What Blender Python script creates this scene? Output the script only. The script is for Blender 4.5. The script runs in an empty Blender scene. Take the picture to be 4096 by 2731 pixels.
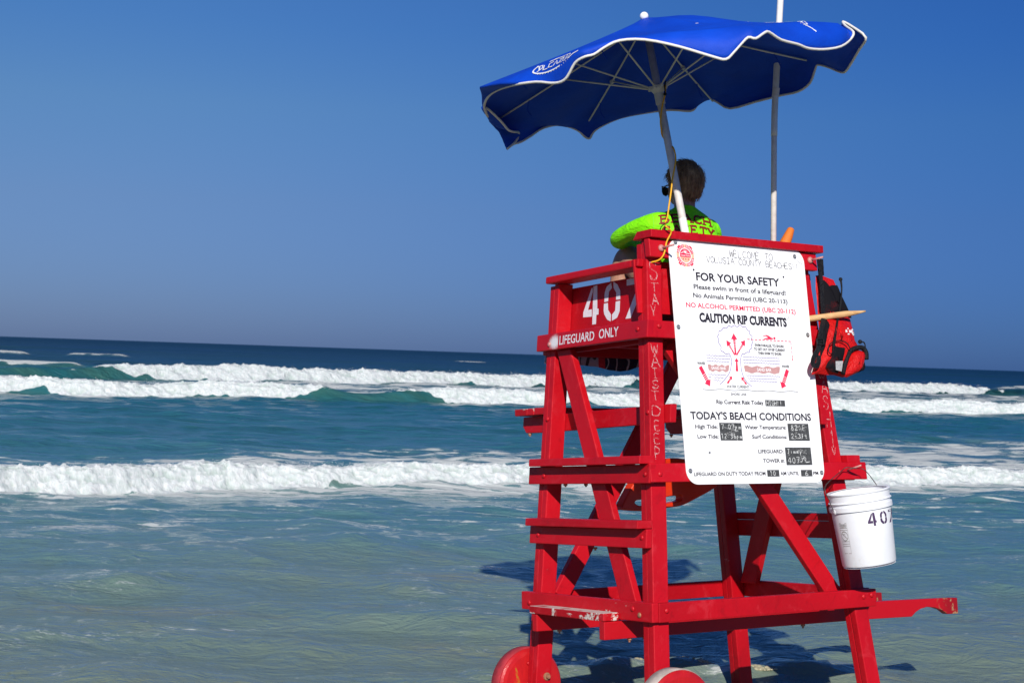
import bpy, bmesh, math, random
import numpy as np
from mathutils import Vector, Matrix
from mathutils.bvhtree import BVHTree
random.seed(7)
rng = np.random.default_rng(11)
S = bpy.context.scene
COL = S.collection

# ---------------------------------------------------------------- camera
EYE = 1.76
RW = np.array([[0.99942, 0.0, -0.03408], [-0.00027, 1.0, -0.00778], [0.03408, 0.00778, 0.99939]])
cd = bpy.data.cameras.new('camera'); cam = bpy.data.objects.new('camera', cd); COL.objects.link(cam)
r, f, u = Vector(RW[:, 0]), Vector(RW[:, 1]), Vector(RW[:, 2])
f.normalize(); r = f.cross(u).normalized(); u = r.cross(f)
M = Matrix((r, u, -f)).transposed().to_4x4(); M.translation = Vector((0, 0, EYE)); cam.matrix_world = M
cd.sensor_width = 36; cd.lens = 55.17; cd.clip_start = .1; cd.clip_end = 60000
cd.dof.use_dof = True; cd.dof.focus_distance = 7.4; cd.dof.aperture_fstop = 10
S.camera = cam

# ---------------------------------------------------------------- light
SUN_EL, SUN_AZ = math.radians(30.3), math.radians(180)      # azimuth clockwise from +Y
sd = Vector((math.sin(SUN_AZ)*math.cos(SUN_EL), math.cos(SUN_AZ)*math.cos(SUN_EL), math.sin(SUN_EL)))
ld = bpy.data.lights.new('sun', 'SUN'); sun = bpy.data.objects.new('sun', ld); COL.objects.link(sun)
sun.rotation_euler = sd.to_track_quat('Z', 'Y').to_euler()
ld.energy = 4.9; ld.angle = math.radians(.53); ld.color = (1.0, .95, .87)
W = bpy.data.worlds.new('World'); S.world = W; W.use_nodes = True
wn = W.node_tree.nodes; wl = W.node_tree.links
bg = wn['Background']
sky = wn.new('ShaderNodeTexSky'); sky.sky_type = 'NISHITA'; sky.sun_disc = False
sky.sun_elevation = SUN_EL; sky.sun_rotation = SUN_AZ
sky.altitude = 0; sky.air_density = 1.0; sky.dust_density = .3; sky.ozone_density = 5.0
# the violet-blue tint of a clear, dry sea sky, the same all the way round
mx = wn.new('ShaderNodeMix'); mx.data_type = 'RGBA'; mx.blend_type = 'MULTIPLY'; mx.inputs[0].default_value = 1
tc = wn.new('ShaderNodeTexCoord'); sp = wn.new('ShaderNodeSeparateXYZ'); cr = wn.new('ShaderNodeValToRGB')
wl.new(tc.outputs['Generated'], sp.inputs[0]); wl.new(sp.outputs['Z'], cr.inputs[0])
SKYRAMP = [(0.0, (.150, .222, .50, 1)), (.04, (.192, .262, .50, 1)), (.09, (.25, .31, .485, 1)), (.15, (.275, .375, .515, 1)), (.2, (.235, .38, .565, 1)), (.4, (.22, .42, .68, 1)), (1.0, (.25, .45, .75, 1))]
els = cr.color_ramp.elements
els[0].position, els[0].color = SKYRAMP[0]; els[1].position, els[1].color = SKYRAMP[-1]
for p_, c_ in SKYRAMP[1:-1]:
    e = els.new(p_); e.color = c_
wl.new(sky.outputs[0], mx.inputs[6]); wl.new(cr.outputs[0], mx.inputs[7]); 
# polarised sky: it deepens from the left of the view towards the right
mr = wn.new('ShaderNodeMapRange'); mr.interpolation_type = 'SMOOTHSTEP'; mr.inputs[1].default_value = -.42; mr.inputs[2].default_value = .42
wl.new(sp.outputs['X'], mr.inputs[0])
cx_ = wn.new('ShaderNodeMix'); cx_.data_type = 'RGBA'; cx_.inputs[6].default_value = (1.05, 1.03, 1.0, 1); cx_.inputs[7].default_value = (.40, .62, .86, 1); wl.new(mr.outputs[0], cx_.inputs[0])
mx2 = wn.new('ShaderNodeMix'); mx2.data_type = 'RGBA'; mx2.blend_type = 'MULTIPLY'; mx2.inputs[0].default_value = 1
wl.new(mx.outputs[2], mx2.inputs[6]); wl.new(cx_.outputs[2], mx2.inputs[7]); wl.new(mx2.outputs[2], bg.inputs[0])
bg.inputs[1].default_value = .12
S.view_settings.view_transform = 'Standard'; S.view_settings.look = 'None'
S.view_settings.exposure = .1; S.view_settings.gamma = 1
S.render.engine = 'CYCLES'
S.cycles.max_bounces = 6; S.cycles.use_denoising = True

# ---------------------------------------------------------------- frames and helpers
T3 = np.array([[0.8349, -0.5484, -0.0467], [0.5504, 0.8310, 0.0803], [-0.0053, -0.0928, 0.9957]])
O3 = np.array([0.6967, 7.0087, 0.6701])
KY, SX = .11, .089                        # lean of the rear legs, splay of the sides
def TW(p):                                # a point of the tower's own (tilted) frame -> world
    return O3 + T3 @ np.asarray(p, float)
def TWs(a): return O3 + np.asarray(a, float) @ T3.T

def link_mesh(name, verts, faces, mats, parent=None, mat_idx=None, smooth=False, uv=None, bevel=0.0, segs=2):
    """verts in world space; the object's origin goes to its centre."""
    v = np.asarray(verts, float); c = (v.min(0)+v.max(0))/2
    me = bpy.data.meshes.new(name); me.from_pydata((v-c).tolist(), [], [tuple(int(i) for i in q) for q in faces]); me.update()
    if bevel > 0:
        bm = bmesh.new(); bm.from_mesh(me)
        bmesh.ops.bevel(bm, geom=[e for e in bm.edges if e.is_manifold and e.calc_face_angle(0) > .5], offset=bevel, segments=segs, profile=.6, affect='EDGES')
        bm.to_mesh(me); bm.free()
    for m in (mats if isinstance(mats, (list, tuple)) else [mats]): me.materials.append(m)
    if mat_idx is not None and bevel == 0: me.polygons.foreach_set('material_index', mat_idx)
    if smooth: me.polygons.foreach_set('use_smooth', [True]*len(me.polygons))
    elif bevel > 0:
        me.polygons.foreach_set('use_smooth', [p.area < bevel*bevel*60 and False for p in me.polygons])
    o = bpy.data.objects.new(name, me); COL.objects.link(o)
    if parent is not None:
        o.parent = parent
        base = Vector((0, 0, 0)); q = parent
        while q is not None: base += q.location; q = q.parent
        o.location = Vector(c)-base
    else: o.location = c
    return o
def thing(name, label, cat, loc):
    o = bpy.data.objects.new(name, None); COL.objects.link(o); o.location = loc
    o.empty_display_size = .1; o['label'] = label; o['category'] = cat
    return o
def tag(o, label, cat): o['label'] = label; o['category'] = cat; return o
def merge(*parts):
    V = []; F = []; n = 0
    for v, f_ in parts:
        V += [tuple(x) for x in v]; F += [tuple(i+n for i in q) for q in f_]; n += len(v)
    return V, F
BOXF = [(0, 3, 2, 1), (4, 5, 6, 7), (0, 1, 5, 4), (1, 2, 6, 5), (2, 3, 7, 6), (3, 0, 4, 7)]
def hexa(x0, x1, y0, y1, z0, z1, sx=0, sy=0):
    """box in the tower frame, sheared with the splay of the legs"""
    P = []
    for z in (z0, z1):
        for (x, y) in ((x0, y0), (x1, y0), (x1, y1), (x0, y1)): P.append(TW((x+sx*z, y+sy*z, z)))
    return P, BOXF
def beam(p0, p1, wdir, w, t, frame=TW):
    """straight board from p0 to p1 (tower frame), w across wdir, t across the third direction"""
    p0 = np.array(p0, float); p1 = np.array(p1, float); d = p1-p0; d /= np.linalg.norm(d)
    wv = np.array(wdir, float); wv -= (wv@d)*d; wv /= np.linalg.norm(wv); tv = np.cross(d, wv)
    P = []
    for p in (p0, p1):
        for (a, b) in ((-1, -1), (1, -1), (1, 1), (-1, 1)): P.append(frame(p+wv*w/2*a+tv*t/2*b))
    return P, BOXF
def tube(pts, rad, n=8, frame=lambda p: np.asarray(p, float), cap=True, smooth_pts=0):
    P = [np.array(frame(p), float) for p in pts]
    if smooth_pts: P = catmull(P, smooth_pts)
    rads = rad if hasattr(rad, '__len__') else [rad]*len(P)
    if len(rads) != len(P): rads = np.interp(np.linspace(0, 1, len(P)), np.linspace(0, 1, len(rads)), rads)
    V = []; F = []; prev = None
    for i, p in enumerate(P):
        d = P[min(i+1, len(P)-1)]-P[max(i-1, 0)]; d = d/(np.linalg.norm(d)+1e-12)
        if prev is None:
            a = np.array([0, 0, 1.]) if abs(d[2]) < .9 else np.array([1., 0, 0]); a = a-(a@d)*d
        else: a = prev-(prev@d)*d
        a /= np.linalg.norm(a); prev = a; b = np.cross(d, a)
        for k in range(n):
            th = 2*math.pi*k/n; V.append(p+rads[i]*(math.cos(th)*a+math.sin(th)*b))
    for i in range(len(P)-1):
        for k in range(n): F.append((i*n+k, i*n+(k+1) % n, (i+1)*n+(k+1) % n, (i+1)*n+k))
    if cap: F.append(tuple(range(n-1, -1, -1))); F.append(tuple(range((len(P)-1)*n, len(P)*n)))
    return V, F
def catmull(P, k):
    P = [np.array(p, float) for p in P]; Q = [2*P[0]-P[1]]+P+[2*P[-1]-P[-2]]; out = []
    for i in range(1, len(Q)-2):
        for j in range(k):
            t = j/k; a, b, c, d = Q[i-1], Q[i], Q[i+1], Q[i+2]
            out.append(.5*((2*b)+(c-a)*t+(2*a-5*b+4*c-d)*t*t+(-a+3*b-3*c+d)*t**3))
    out.append(P[-1]); return out
def lathe(profile, axis0, axis1, n=40, frame=lambda p: np.asarray(p, float), cap=True):
    """profile: list of (t, r), t measured from axis0 towards axis1 in metres"""
    a0 = np.array(frame(axis0), float); a1 = np.array(frame(axis1), float); d = (a1-a0)/np.linalg.norm(a1-a0)
    e = np.array([0, 0, 1.]) if abs(d[2]) < .8 else np.array([1., 0, 0]); e -= (e@d)*d; e /= np.linalg.norm(e); g = np.cross(d, e)
    V = []; F = []
    for (t, rr) in profile:
        for k in range(n):
            th = 2*math.pi*k/n; V.append(a0+d*t+rr*(math.cos(th)*e+math.sin(th)*g))
    for i in range(len(profile)-1):
        for k in range(n): F.append((i*n+k, i*n+(k+1) % n, (i+1)*n+(k+1) % n, (i+1)*n+k))
    if cap: F.append(tuple(range(n-1, -1, -1))); F.append(tuple(range((len(profile)-1)*n, len(profile)*n)))
    return V, F
def ball(c, rad, n=10, m=7, frame=lambda p: np.asarray(p, float), sc=(1, 1, 1)):
    V = []; F = []
    for i in range(m+1):
        ph = math.pi*i/m
        for k in range(n):
            th = 2*math.pi*k/n
            V.append(frame(np.array(c)+rad*np.array([math.sin(ph)*math.cos(th)*sc[0], math.sin(ph)*math.sin(th)*sc[1], math.cos(ph)*sc[2]])))
    for i in range(m):
        for k in range(n): F.append((i*n+k, (i+1)*n+k, (i+1)*n+(k+1) % n, i*n+(k+1) % n))
    return V, F
def ribbon(poly, w, place, jitter=0.0):
    """flat stroke of width w along a 2D polyline, put in 3D by place(x, y)"""
    V = []; F = []
    P = [np.array(p, float) for p in poly]
    for i, p in enumerate(P):
        d = P[min(i+1, len(P)-1)]-P[max(i-1, 0)]; d = d/(np.linalg.norm(d)+1e-12); nrm = np.array([-d[1], d[0]])
        ww = w*(1+jitter*random.uniform(-1, 1)); a = p+nrm*ww/2; b = p-nrm*ww/2
        V += [place(*a), place(*b)]
    for i in range(len(P)-1): F.append((2*i, 2*i+1, 2*i+3, 2*i+2))
    return V, F
def flat(poly, place):
    return [place(*p) for p in poly], [tuple(range(len(poly)))]

# numpy noise
_perm = np.random.default_rng(5).permutation(4096).astype(np.int64)
def _grad(ix, iy, seed):
    h = _perm[(_perm[(ix+seed*131) & 4095]+iy) & 4095]; a = h*(2*np.pi/4096); return np.cos(a), np.sin(a)
def perlin(x, y, seed=0):
    x = np.asarray(x, float); y = np.asarray(y, float)
    ix = np.floor(x).astype(np.int64); iy = np.floor(y).astype(np.int64); fx = x-ix; fy = y-iy
    ux = fx*fx*fx*(fx*(fx*6-15)+10); uy = fy*fy*fy*(fy*(fy*6-15)+10)
    def g(dx, dy):
        a, b = _grad(ix+dx, iy+dy, seed); return a*(fx-dx)+b*(fy-dy)
    return 1.5*((g(0, 0)*(1-ux)+g(1, 0)*ux)*(1-uy)+(g(0, 1)*(1-ux)+g(1, 1)*ux)*uy)
def fbm(x, y, seed=0, oct=4, gain=.5):
    s = 0; a = 1
    for o_ in range(oct): s = s+a*perlin(x*2**o_, y*2**o_, seed+o_*7); a *= gain
    return s
def sst(a, b, x): t = np.clip((x-a)/(b-a), 0, 1); return t*t*(3-2*t)

# ---------------------------------------------------------------- materials
class NT:
    def __init__(s, name):
        s.m = bpy.data.materials.new(name); s.m.use_nodes = True; s.n = s.m.node_tree.nodes; s.l = s.m.node_tree.links; s.b = s.n['Principled BSDF']
    def node(s, t, **k):
        q = s.n.new(t)
        for a, v in k.items():
            if a.startswith('i_'): q.inputs[int(a[2:])].default_value = v
            else: setattr(q, a, v)
        return q
    def link(s, a, b): s.l.new(a, b)
    def noise(s, scale, detail=4, rough=.55, vec=None, dist=0.0):
        q = s.n.new('ShaderNodeTexNoise'); q.inputs['Scale'].default_value = scale; q.inputs['Detail'].default_value = detail
        q.inputs['Roughness'].default_value = rough; q.inputs['Distortion'].default_value = dist
        if vec is not None: s.l.new(vec, q.inputs['Vector'])
        return q.outputs['Fac']
    def coord(s, kind='Object', scale=(1, 1, 1)):
        t = s.n.new('ShaderNodeTexCoord'); m = s.n.new('ShaderNodeMapping'); m.inputs['Scale'].default_value = scale
        s.l.new(t.outputs[kind], m.inputs[0]); return m.outputs[0]
    def geo(s): return s.n.new('ShaderNodeNewGeometry')
    def ramp(s, fac, stops):
        q = s.n.new('ShaderNodeValToRGB'); e = q.color_ramp.elements
        e[0].position, e[0].color = stops[0][0], (*stops[0][1], 1) if len(stops[0][1]) == 3 else stops[0][1]
        e[1].position, e[1].color = stops[-1][0], (*stops[-1][1], 1) if len(stops[-1][1]) == 3 else stops[-1][1]
        for p, c in stops[1:-1]:
            k = e.new(p); k.color = (*c, 1) if len(c) == 3 else c
        s.l.new(fac, q.inputs[0]); return q.outputs[0]
    def mix(s, fac, a, b):
        q = s.n.new('ShaderNodeMix'); q.data_type = 'RGBA'
        for v, i in ((fac, 0), (a, 6), (b, 7)):
            if isinstance(v, (int, float)): q.inputs[i].default_value = v
            elif isinstance(v, tuple): q.inputs[i].default_value = (*v, 1) if len(v) == 3 else v
            else: s.l.new(v, q.inputs[i])
        return q.outputs[2]
    def math(s, op, a, b=None, c=None, clamp=False):
        q = s.n.new('ShaderNodeMath'); q.operation = op; q.use_clamp = clamp
        for i, v in enumerate((a, b, c)):
            if v is None: continue
            if isinstance(v, (int, float)): q.inputs[i].default_value = v
            else: s.l.new(v, q.inputs[i])
        return q.outputs[0]
    def step(s, x, a, b):
        q = s.n.new('ShaderNodeMapRange'); q.interpolation_type = 'SMOOTHSTEP'
        q.inputs[1].default_value = a; q.inputs[2].default_value = b
        s.l.new(x, q.inputs[0]); return q.outputs[0]
    def bump(s, h, strength=.3, dist=.01, prev=None):
        q = s.n.new('ShaderNodeBump'); q.inputs['Strength'].default_value = strength; q.inputs['Distance'].default_value = dist
        s.l.new(h, q.inputs['Height'])
        if prev is not None: s.l.new(prev, q.inputs['Normal'])
        return q.outputs[0]
    def set(s, **k):
        for a, v in k.items():
            nm = {'col': 'Base Color', 'rough': 'Roughness', 'metal': 'Metallic', 'normal': 'Normal', 'spec': 'Specular IOR Level', 'sub': 'Subsurface Weight', 'ior': 'IOR', 'trans': 'Transmission Weight', 'alpha': 'Alpha', 'coat': 'Coat Weight', 'sheen': 'Sheen Weight'}[a]
            i = s.b.inputs[nm]
            if isinstance(v, (int, float)): i.default_value = v
            elif isinstance(v, tuple): i.default_value = (*v, 1) if len(v) == 3 else v
            else: s.l.new(v, i)
        return s.m
def simple(name, col, rough=.5, var=.12, nscale=30, bump=0.0, metal=0.0, spec=.5):
    t = NT(name); n = t.noise(nscale, 5, .6, t.coord())
    c = t.ramp(n, [(.25, tuple(x*(1-var) for x in col)), (.75, tuple(min(1, x*(1+var)) for x in col))])
    t.set(col=c, rough=rough, metal=metal, spec=spec)
    if bump: t.set(normal=t.bump(n, bump, .003))
    return t.m
RED = (.45, .0017, .0085)
def red_paint(name, wear=.0, sand=.0, old=0.0):
    t = NT(name); co = t.coord(); g = t.geo(); oi = t.n.new('ShaderNodeObjectInfo'); rnd = oi.outputs['Random']
    off = t.n.new('ShaderNodeVectorMath'); off.operation = 'ADD'; t.l.new(co, off.inputs[0]); t.l.new(t.math('MULTIPLY', rnd, 37.0), off.inputs[1]); co = off.outputs[0]
    n1 = t.noise(2.6, 6, .6, co, .4); n2 = t.noise(70, 5, .65, co); n3 = t.noise(11, 8, .66, co, .8)
    tone = t.math('ADD', t.math('MULTIPLY', n1, .75), t.math('MULTIPLY', rnd, .25))
    base = t.ramp(tone, [(.28, tuple(x*.78 for x in RED)), (.5, RED), (.72, (RED[0]*1.14, RED[1]*2.2, RED[2]*1.5))])
    # sun-bleached and rubbed areas, darker grime in the low spots
    base = t.mix(t.math('MULTIPLY', t.step(n3, .54, .68), .5), base, (.52, .022, .034))
    base = t.mix(t.math('MULTIPLY', t.step(n3, .43, .30), .35), base, (.22, .002, .006))
    grain = t.n.new('ShaderNodeTexNoise'); grain.inputs['Scale'].default_value = 9; grain.inputs['Detail'].default_value = 7; grain.inputs['Roughness'].default_value = .7
    ga = t.coord('Generated', (1, 1, 1)); mpn = t.n.new('ShaderNodeMapping'); mpn.inputs['Scale'].default_value = (7, 7, 7); t.l.new(co, mpn.inputs[0]); t.l.new(mpn.outputs[0], grain.inputs['Vector'])
    rough = t.math('ADD', t.math('MULTIPLY', n2, .22), t.math('ADD', .30, t.math('MULTIPLY', n3, .12)))
    h = t.math('ADD', t.math('MULTIPLY', grain.outputs['Fac'], .8), t.math('ADD', t.math('MULTIPLY', n2, .3), t.math('MULTIPLY', n3, .5)))
    if wear > 0 or sand > 0:
        w1 = t.noise(4.5, 9, .62, t.coord(scale=(1, 1, 1.4)), .9)
        thr = .725-.09*wear-.10*sand
        k = t.math('MULTIPLY', t.step(w1, thr, thr+.03), t.step(n2, .40, .5))
        if sand > 0:
            up = t.step(_nz(t, g), .6, .9)
            k = t.math('MAXIMUM', k, t.math('MULTIPLY', t.math('MULTIPLY', up, t.step(w1, .34, .48)), .85))
        base = t.mix(k, base, (.60, .53, .48)); rough = t.math('ADD', rough, t.math('MULTIPLY', k, .3), clamp=True)
        h = t.math('ADD', h, t.math('MULTIPLY', k, .6))
    return t.set(col=base, rough=rough, spec=.36, normal=t.bump(h, .55, .0032))
def _nz(t, g):
    s_ = t.n.new('ShaderNodeSeparateXYZ'); t.l.new(g.outputs['Normal'], s_.inputs[0]); return s_.outputs[2]
mRED = red_paint('red_paint'); mREDW = red_paint('red_paint_worn', wear=.55); mREDS = red_paint('red_paint_sandy', wear=.9, sand=1.0); mREDB = red_paint('red_paint_scuffed', wear=1.3)
mSTEEL = simple('galvanised_steel', (.42, .42, .41), .38, .25, 80, .1, .8)
mRUST = simple('rusty_steel', (.35, .16, .09), .7, .4, 120, .4, .3)
mPINKB = simple('painted_bolt', (.52, .22, .2), .5, .35, 150, .3)
mWHITE = simple('white_paint', (.78, .78, .76), .5, .06, 60, .15)
mBLACK = simple('black_print', (.018, .016, .022), .4, .1, 60)
# ================================================================ SEA
def y_rows():
    segs = [(-9, 4.2, .6), (4.2, 6, .06), (6, 15, .034), (15, 27.5, .038), (27.5, 45, .12), (45, 64, .075), (64, 70, .2), (70, 112, .17)]
    out = []
    for a, b, d in segs: out.append(np.arange(a, b, d))
    out.append(np.geomspace(112, 420, 110)[:-1]); out.append(np.geomspace(420, 40000, 70))
    return np.concatenate(out)
rows = y_rows()
tc_ = np.concatenate([[-30, -12, -5, -2.4, -1.4, -.9, -.65, -.52, -.44], np.linspace(-.37, .37, 560), [.44, .52, .65, .9, 1.4, 2.4, 5, 12, 30]])
Yg = np.repeat(rows[:, None], len(tc_), 1)
Xg = tc_[None, :]*(np.maximum(Yg, 3.0)+.8)

def b1_line(x): return 85.1+.78*x+1.5*perlin(x/13., 3.3, 3)
def b2_line(x): return np.interp(x, [-60, -15.6, -6.8, -1.9, 8, 20, 60], [36, 47.6, 51.5, 52.6, 57.4, 60.6, 75])+.7*perlin(x/4., 7.7, 4)
def b3_line(x): return np.interp(x, [-40, -5.7, -2.8, .15, 3.5, 8.2, 30], [8, 17.7, 19.9, 21.3, 22.8, 24.6, 33])+.22*perlin(x/1.1, 1.2, 5)+.25*perlin(x/3.1, 4.2, 6)

for line_, k_, w_ in ((b3_line, .72, 1.1), (b2_line, .62, 2.6), (b1_line, .62, 4.0)):   # finer rows at the breakers
    c0 = line_(Xg); u_ = Yg-c0; Yg = Yg-k_*u_*np.exp(-(u_/w_)**2)
dyr = np.gradient(Yg, axis=0); dxr = np.abs(np.gradient(Xg, axis=1))

def chop(x, y, d):
    z = 0
    far = sst(25, 130, y)
    for i, (lam, amp, st) in enumerate([(9, .030, 2.6), (4.6, .044, 2.0), (2.3, .046, 1.7), (1.2, .054, 1.7), (.6, .033, 1.7), (.3, .0135, 1.6), (.16, .0050, 1.3)]):
        vis = sst(1.2, 3.0, lam/np.maximum(d, 1e-6))
        wx = x+.8*lam*perlin(x/(lam*3), y/(lam*3), 40+i)
        p = perlin(wx/(lam*st)+y/(lam*6), y/lam, 20+i)
        p = np.where(p > 0, p*(1+.9*p), p*.75)
        grow = 1+far*(1.6 if lam > 2 else -.3)
        z = z+amp*grow*vis*p
    return z
Zg = chop(Xg, Yg, np.maximum(dyr, dxr*.5))
# long low humps running in to the beach
Zg += .055*np.exp(-((Yg-(14.3+.35*Xg+.5*perlin(Xg/3, 2.2, 9)))/.75)**2)*sst(-9, -1, -np.abs(Xg+2.5)+2)
Zg += .04*np.exp(-((Yg-(10.2+.25*Xg+.4*perlin(Xg/2.4, 5.2, 10)))/.5)**2)*sst(-1.5, 1.5, -Xg+.2)
Zg += .05*np.exp(-((Yg-(29.5+.4*Xg))/1.1)**2)+.06*np.exp(-((Yg-(35.5+.3*Xg))/1.4)**2)
# swells far out
for yc, a_, w_, s_ in [(128, .35, 4, .5), (175, .45, 6, .8), (240, .5, 9, .4), (330, .5, 12, .6)]:
    Zg += a_*np.exp(-((Yg-(yc+s_*Xg*.5+6*perlin(Xg/40, yc*.1, 12)))/w_)**2)*sst(-.7, .5, perlin(Xg/55, yc*.31, 13))

foam = np.zeros_like(Xg); green = np.zeros_like(Xg); dX = np.zeros_like(Xg); dY = np.zeros_like(Xg); thick = np.zeros_like(Xg); crev = np.zeros_like(Xg)
def breaker(line, H, cover, wf, wb, Lb, lump, seed, roll):
    """H, cover: functions of x. wf front width, wb width of whitewater behind the edge, Lb tail length"""
    global Zg, foam, green, dX, dY, thick, crev
    sel = slice(None)
    s = Yg-line(Xg); h = H(Xg); c = cover(Xg)
    h = h*(1+.10*perlin(Xg/(lump*5), .5, seed+50))
    prof = np.where(s < 0, sst(-wf, .0, s)**1.15, np.exp(-(np.maximum(s-.15*wb, 0)/Lb)**1.3))
    Zg = Zg+h*prof*(.35+.65*np.clip(c+.55, 0, 1))
    wq = Yg*.75+2.2*h*prof
    # ragged whitewater
    lo = -(wf*.80+roll)*np.clip(c*1.25-.1, 0, 1)**1.3+.75*wf*perlin(Xg/(lump*5), 9.1, seed+1)+.2*wf*perlin(Xg/(lump*.9), 4.1, seed+4)
    g0 = sst(-.05, .10, s-lo)*sst(0, 1, (wb*(.75+.4*fbm(Xg/(lump*3), Yg/(lump*2), seed+2, 3))-s)/(wb*.55))
    m = g0*sst(.0, .28, c+.22*fbm(Xg/(lump*2), Yg/(lump*2), seed+3, 3))
    near = (m > .001)
    L = np.zeros_like(Xg); B = np.zeros_like(Xg)
    for k, (q, a_) in enumerate([(1.6, .8), (.7, 1.), (.33, .62), (.15, .42), (.07, .28)]):
        vis = sst(1.2, 2.4, lump*q/np.maximum(dyr*.7, dxr*.7))
        wx_ = Xg+lump*q*.6*perlin(Xg/(lump*q*2), wq/(lump*q*2), seed+70+k)
        pn = .5+.75*perlin(wx_/(lump*q), wq/(lump*q), seed+10+k); pn = 1-(1-np.clip(pn, 0, 1))**1.7          # billowy: round tops, narrow creases
        L += a_*pn*vis; B += a_*vis
    L = L/np.maximum(B, 1e-3)
    front = sst(wb*.6, -wf*.7, s)
    Zg = Zg+m*(L-.6)*lump*.45*(.6+.4*front)
    Zg = Zg+m*sst(.35, .0, np.abs(s-.05)/wb)*np.maximum(perlin(Xg/(lump*.35), wq/(lump*.35), seed+41), 0)**1.5*lump*.30
    dY = dY-m*front*(L-.55)*lump*.5
    dX = dX+m*perlin(Xg/(lump*.5), wq/(lump*.5), seed+30)*lump*.12
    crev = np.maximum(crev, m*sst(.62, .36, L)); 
    top = sst(-wf*.35, wf*.15, s)
    foam = np.maximum(foam, m*(1.25-.62*top*np.clip(.5+1.3*fbm(Xg/(lump*1.6), wq/(lump*1.1), seed+6, 4), 0, 1))); thick = np.maximum(thick, m)
    face = sst(-wf*1.7, -wf*.5, s)*sst(.35*wf, -.1*wf, s)
    green = np.maximum(green, face*np.clip(.55+.6*fbm(Xg/(lump*4), Yg/(lump*2), seed+5, 3), 0, 1))
    return s
# third breaker, nearest the beach
s3 = breaker(b3_line, lambda x: np.interp(x, [-8, -5.7, -2, 2, 8, 12], [.33, .30, .235, .19, .20, .20]), lambda x: 1.0+0*x, .34, .75, 2.6, .17, 100, .12)
s2 = breaker(b2_line, lambda x: .44+.06*perlin(x/5, 2.1, 14), lambda x: 1-1.0*np.exp(-((x+4.9)/2.1)**2)+.22*perlin(x/3.2, 8.8, 15)-.22*np.maximum(perlin(x/2.3, 4.8, 19), 0), .75, 1.5, 4.2, .34, 200, .15)
s1 = breaker(b1_line, lambda x: .60+.10*perlin(x/9, 6.1, 16), lambda x: sst(-19.2, -16.8, x)*sst(34.6, 32.6, x)*(1-.55*np.exp(-((x+2.2)/1.0)**2)-.5*np.exp(-((x-7.0)/1.6)**2))+.18*perlin(x/4, 1.8, 17), 1.2, 2.4, 5, .52, 300, .25)
# thin caps on the unbroken ends and out to sea
def cap(yc, x0, x1, w, h, seed, st=0):
    global Zg, foam
    line = yc+st*(Xg-x0)+.5*perlin(Xg/3, yc*.37, seed)
    env = sst(x0-1, x0+1, Xg)*sst(x1+1, x1-1, Xg)
    s = Yg-line; Zg = Zg+h*env*np.exp(-(s/w)**2)
    foam = np.maximum(foam, env*np.exp(-((s+.2*w)/(w*.55))**2)*np.clip(.75+.8*fbm(Xg/1.2, Yg/1.2, seed+1, 3), 0, 1)*1.05)
    global green; green = np.maximum(green, .8*env*sst(-w*1.4, -w*.3, s)*sst(w*.3, -w*.1, s))
cap(83, -30, -22.5, 1.4, .45, 61, .1); cap(96, 33, 46, 1.4, .5, 62, .3); cap(150, -52, -46, 2.5, .4, 63); cap(152, -43, -37, 2.5, .4, 64)
cap(190, 18, 25, 4, .35, 65); cap(215, 72, 80, 4, .4, 66); cap(124, 16.5, 20, 2, .3, 67); cap(118, 36, 41, 2, .4, 68); cap(260, -10, -4, 4, .3, 69)
green = np.maximum(green, .75*sst(74, 79, Yg+.1*Xg)*sst(92, 84, Yg)*sst(-16, -20, Xg))

# worn foam left on the water: behind the breakers and running up the beach
def lace(x, y, q, seed): return fbm(x/(q*1.9), y/q, seed, 4)
p3 = sst(.2, 1.3, s3)*sst(9.5, 2.5, s3+1.2*perlin(Xg/2.5, Yg/2.5, 71))
east = sst(-6.5, -3.2, Xg)                       # more foam to the right
foam = np.maximum(foam, p3*(.25+.25*east)+p3*.40*lace(Xg, Yg, .6, 72))
back = np.exp(-((Yg-(26.8+.42*(Xg+1)))/1.5)**2)*sst(-6.0, -2.6, Xg)*sst(3.8, .5, Xg)
foam = np.maximum(foam, back*(.34+.5*fbm(Xg/.9, Yg/.28, 73, 5)))
right = sst(26.5, 30, Yg)*sst(44, 34, Yg)*sst(1.0, 4.0, Xg)
foam = np.maximum(foam, right*(.42+.30*lace(Xg, Yg, 1.4, 74)))
foam = np.maximum(foam, sst(-.2, .5, s3+.5)*0)
pre = sst(-4.2, -.3, s3)*sst(.1, -.4, s3)                      # whitish film ahead of breaker 3
foam = np.maximum(foam, pre**3*(.30+.40*fbm(Xg/.5, Yg/.14, 75, 4))+pre*(.27+.34*fbm(Xg/1.0, Yg/.16, 75, 4)))
swash = sst(14.2, 15.6, Yg-.30*Xg)*sst(21, 18.5, Yg-.45*Xg)
foam = np.maximum(foam, swash*(.20+.30*fbm(Xg/.9, Yg/.15, 76, 4)))
pre2 = sst(-4.5, -.8, s2)*sst(-.5, -.9, s2)*(1-.8*np.exp(-((Xg+5.1)/1.8)**2))
foam = np.maximum(foam, pre2**2*(.5+.3*fbm(Xg/2.2, Yg/.5, 77, 4)))
bt = sst(.6, 2.5, s2)*sst(-.5, -3, s1)
foam = np.maximum(foam, bt*(.40+.28*lace(Xg, Yg, 1.1, 78))*sst(-17, -11, Xg))
foam = np.maximum(foam, bt*(.30+.2*lace(Xg, Yg, 1.1, 79)))
foam = np.maximum(foam, sst(12, 3, s1)*sst(.5, 3, s1)*(.22+.3*lace(Xg, Yg, 1.6, 80)))
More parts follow.
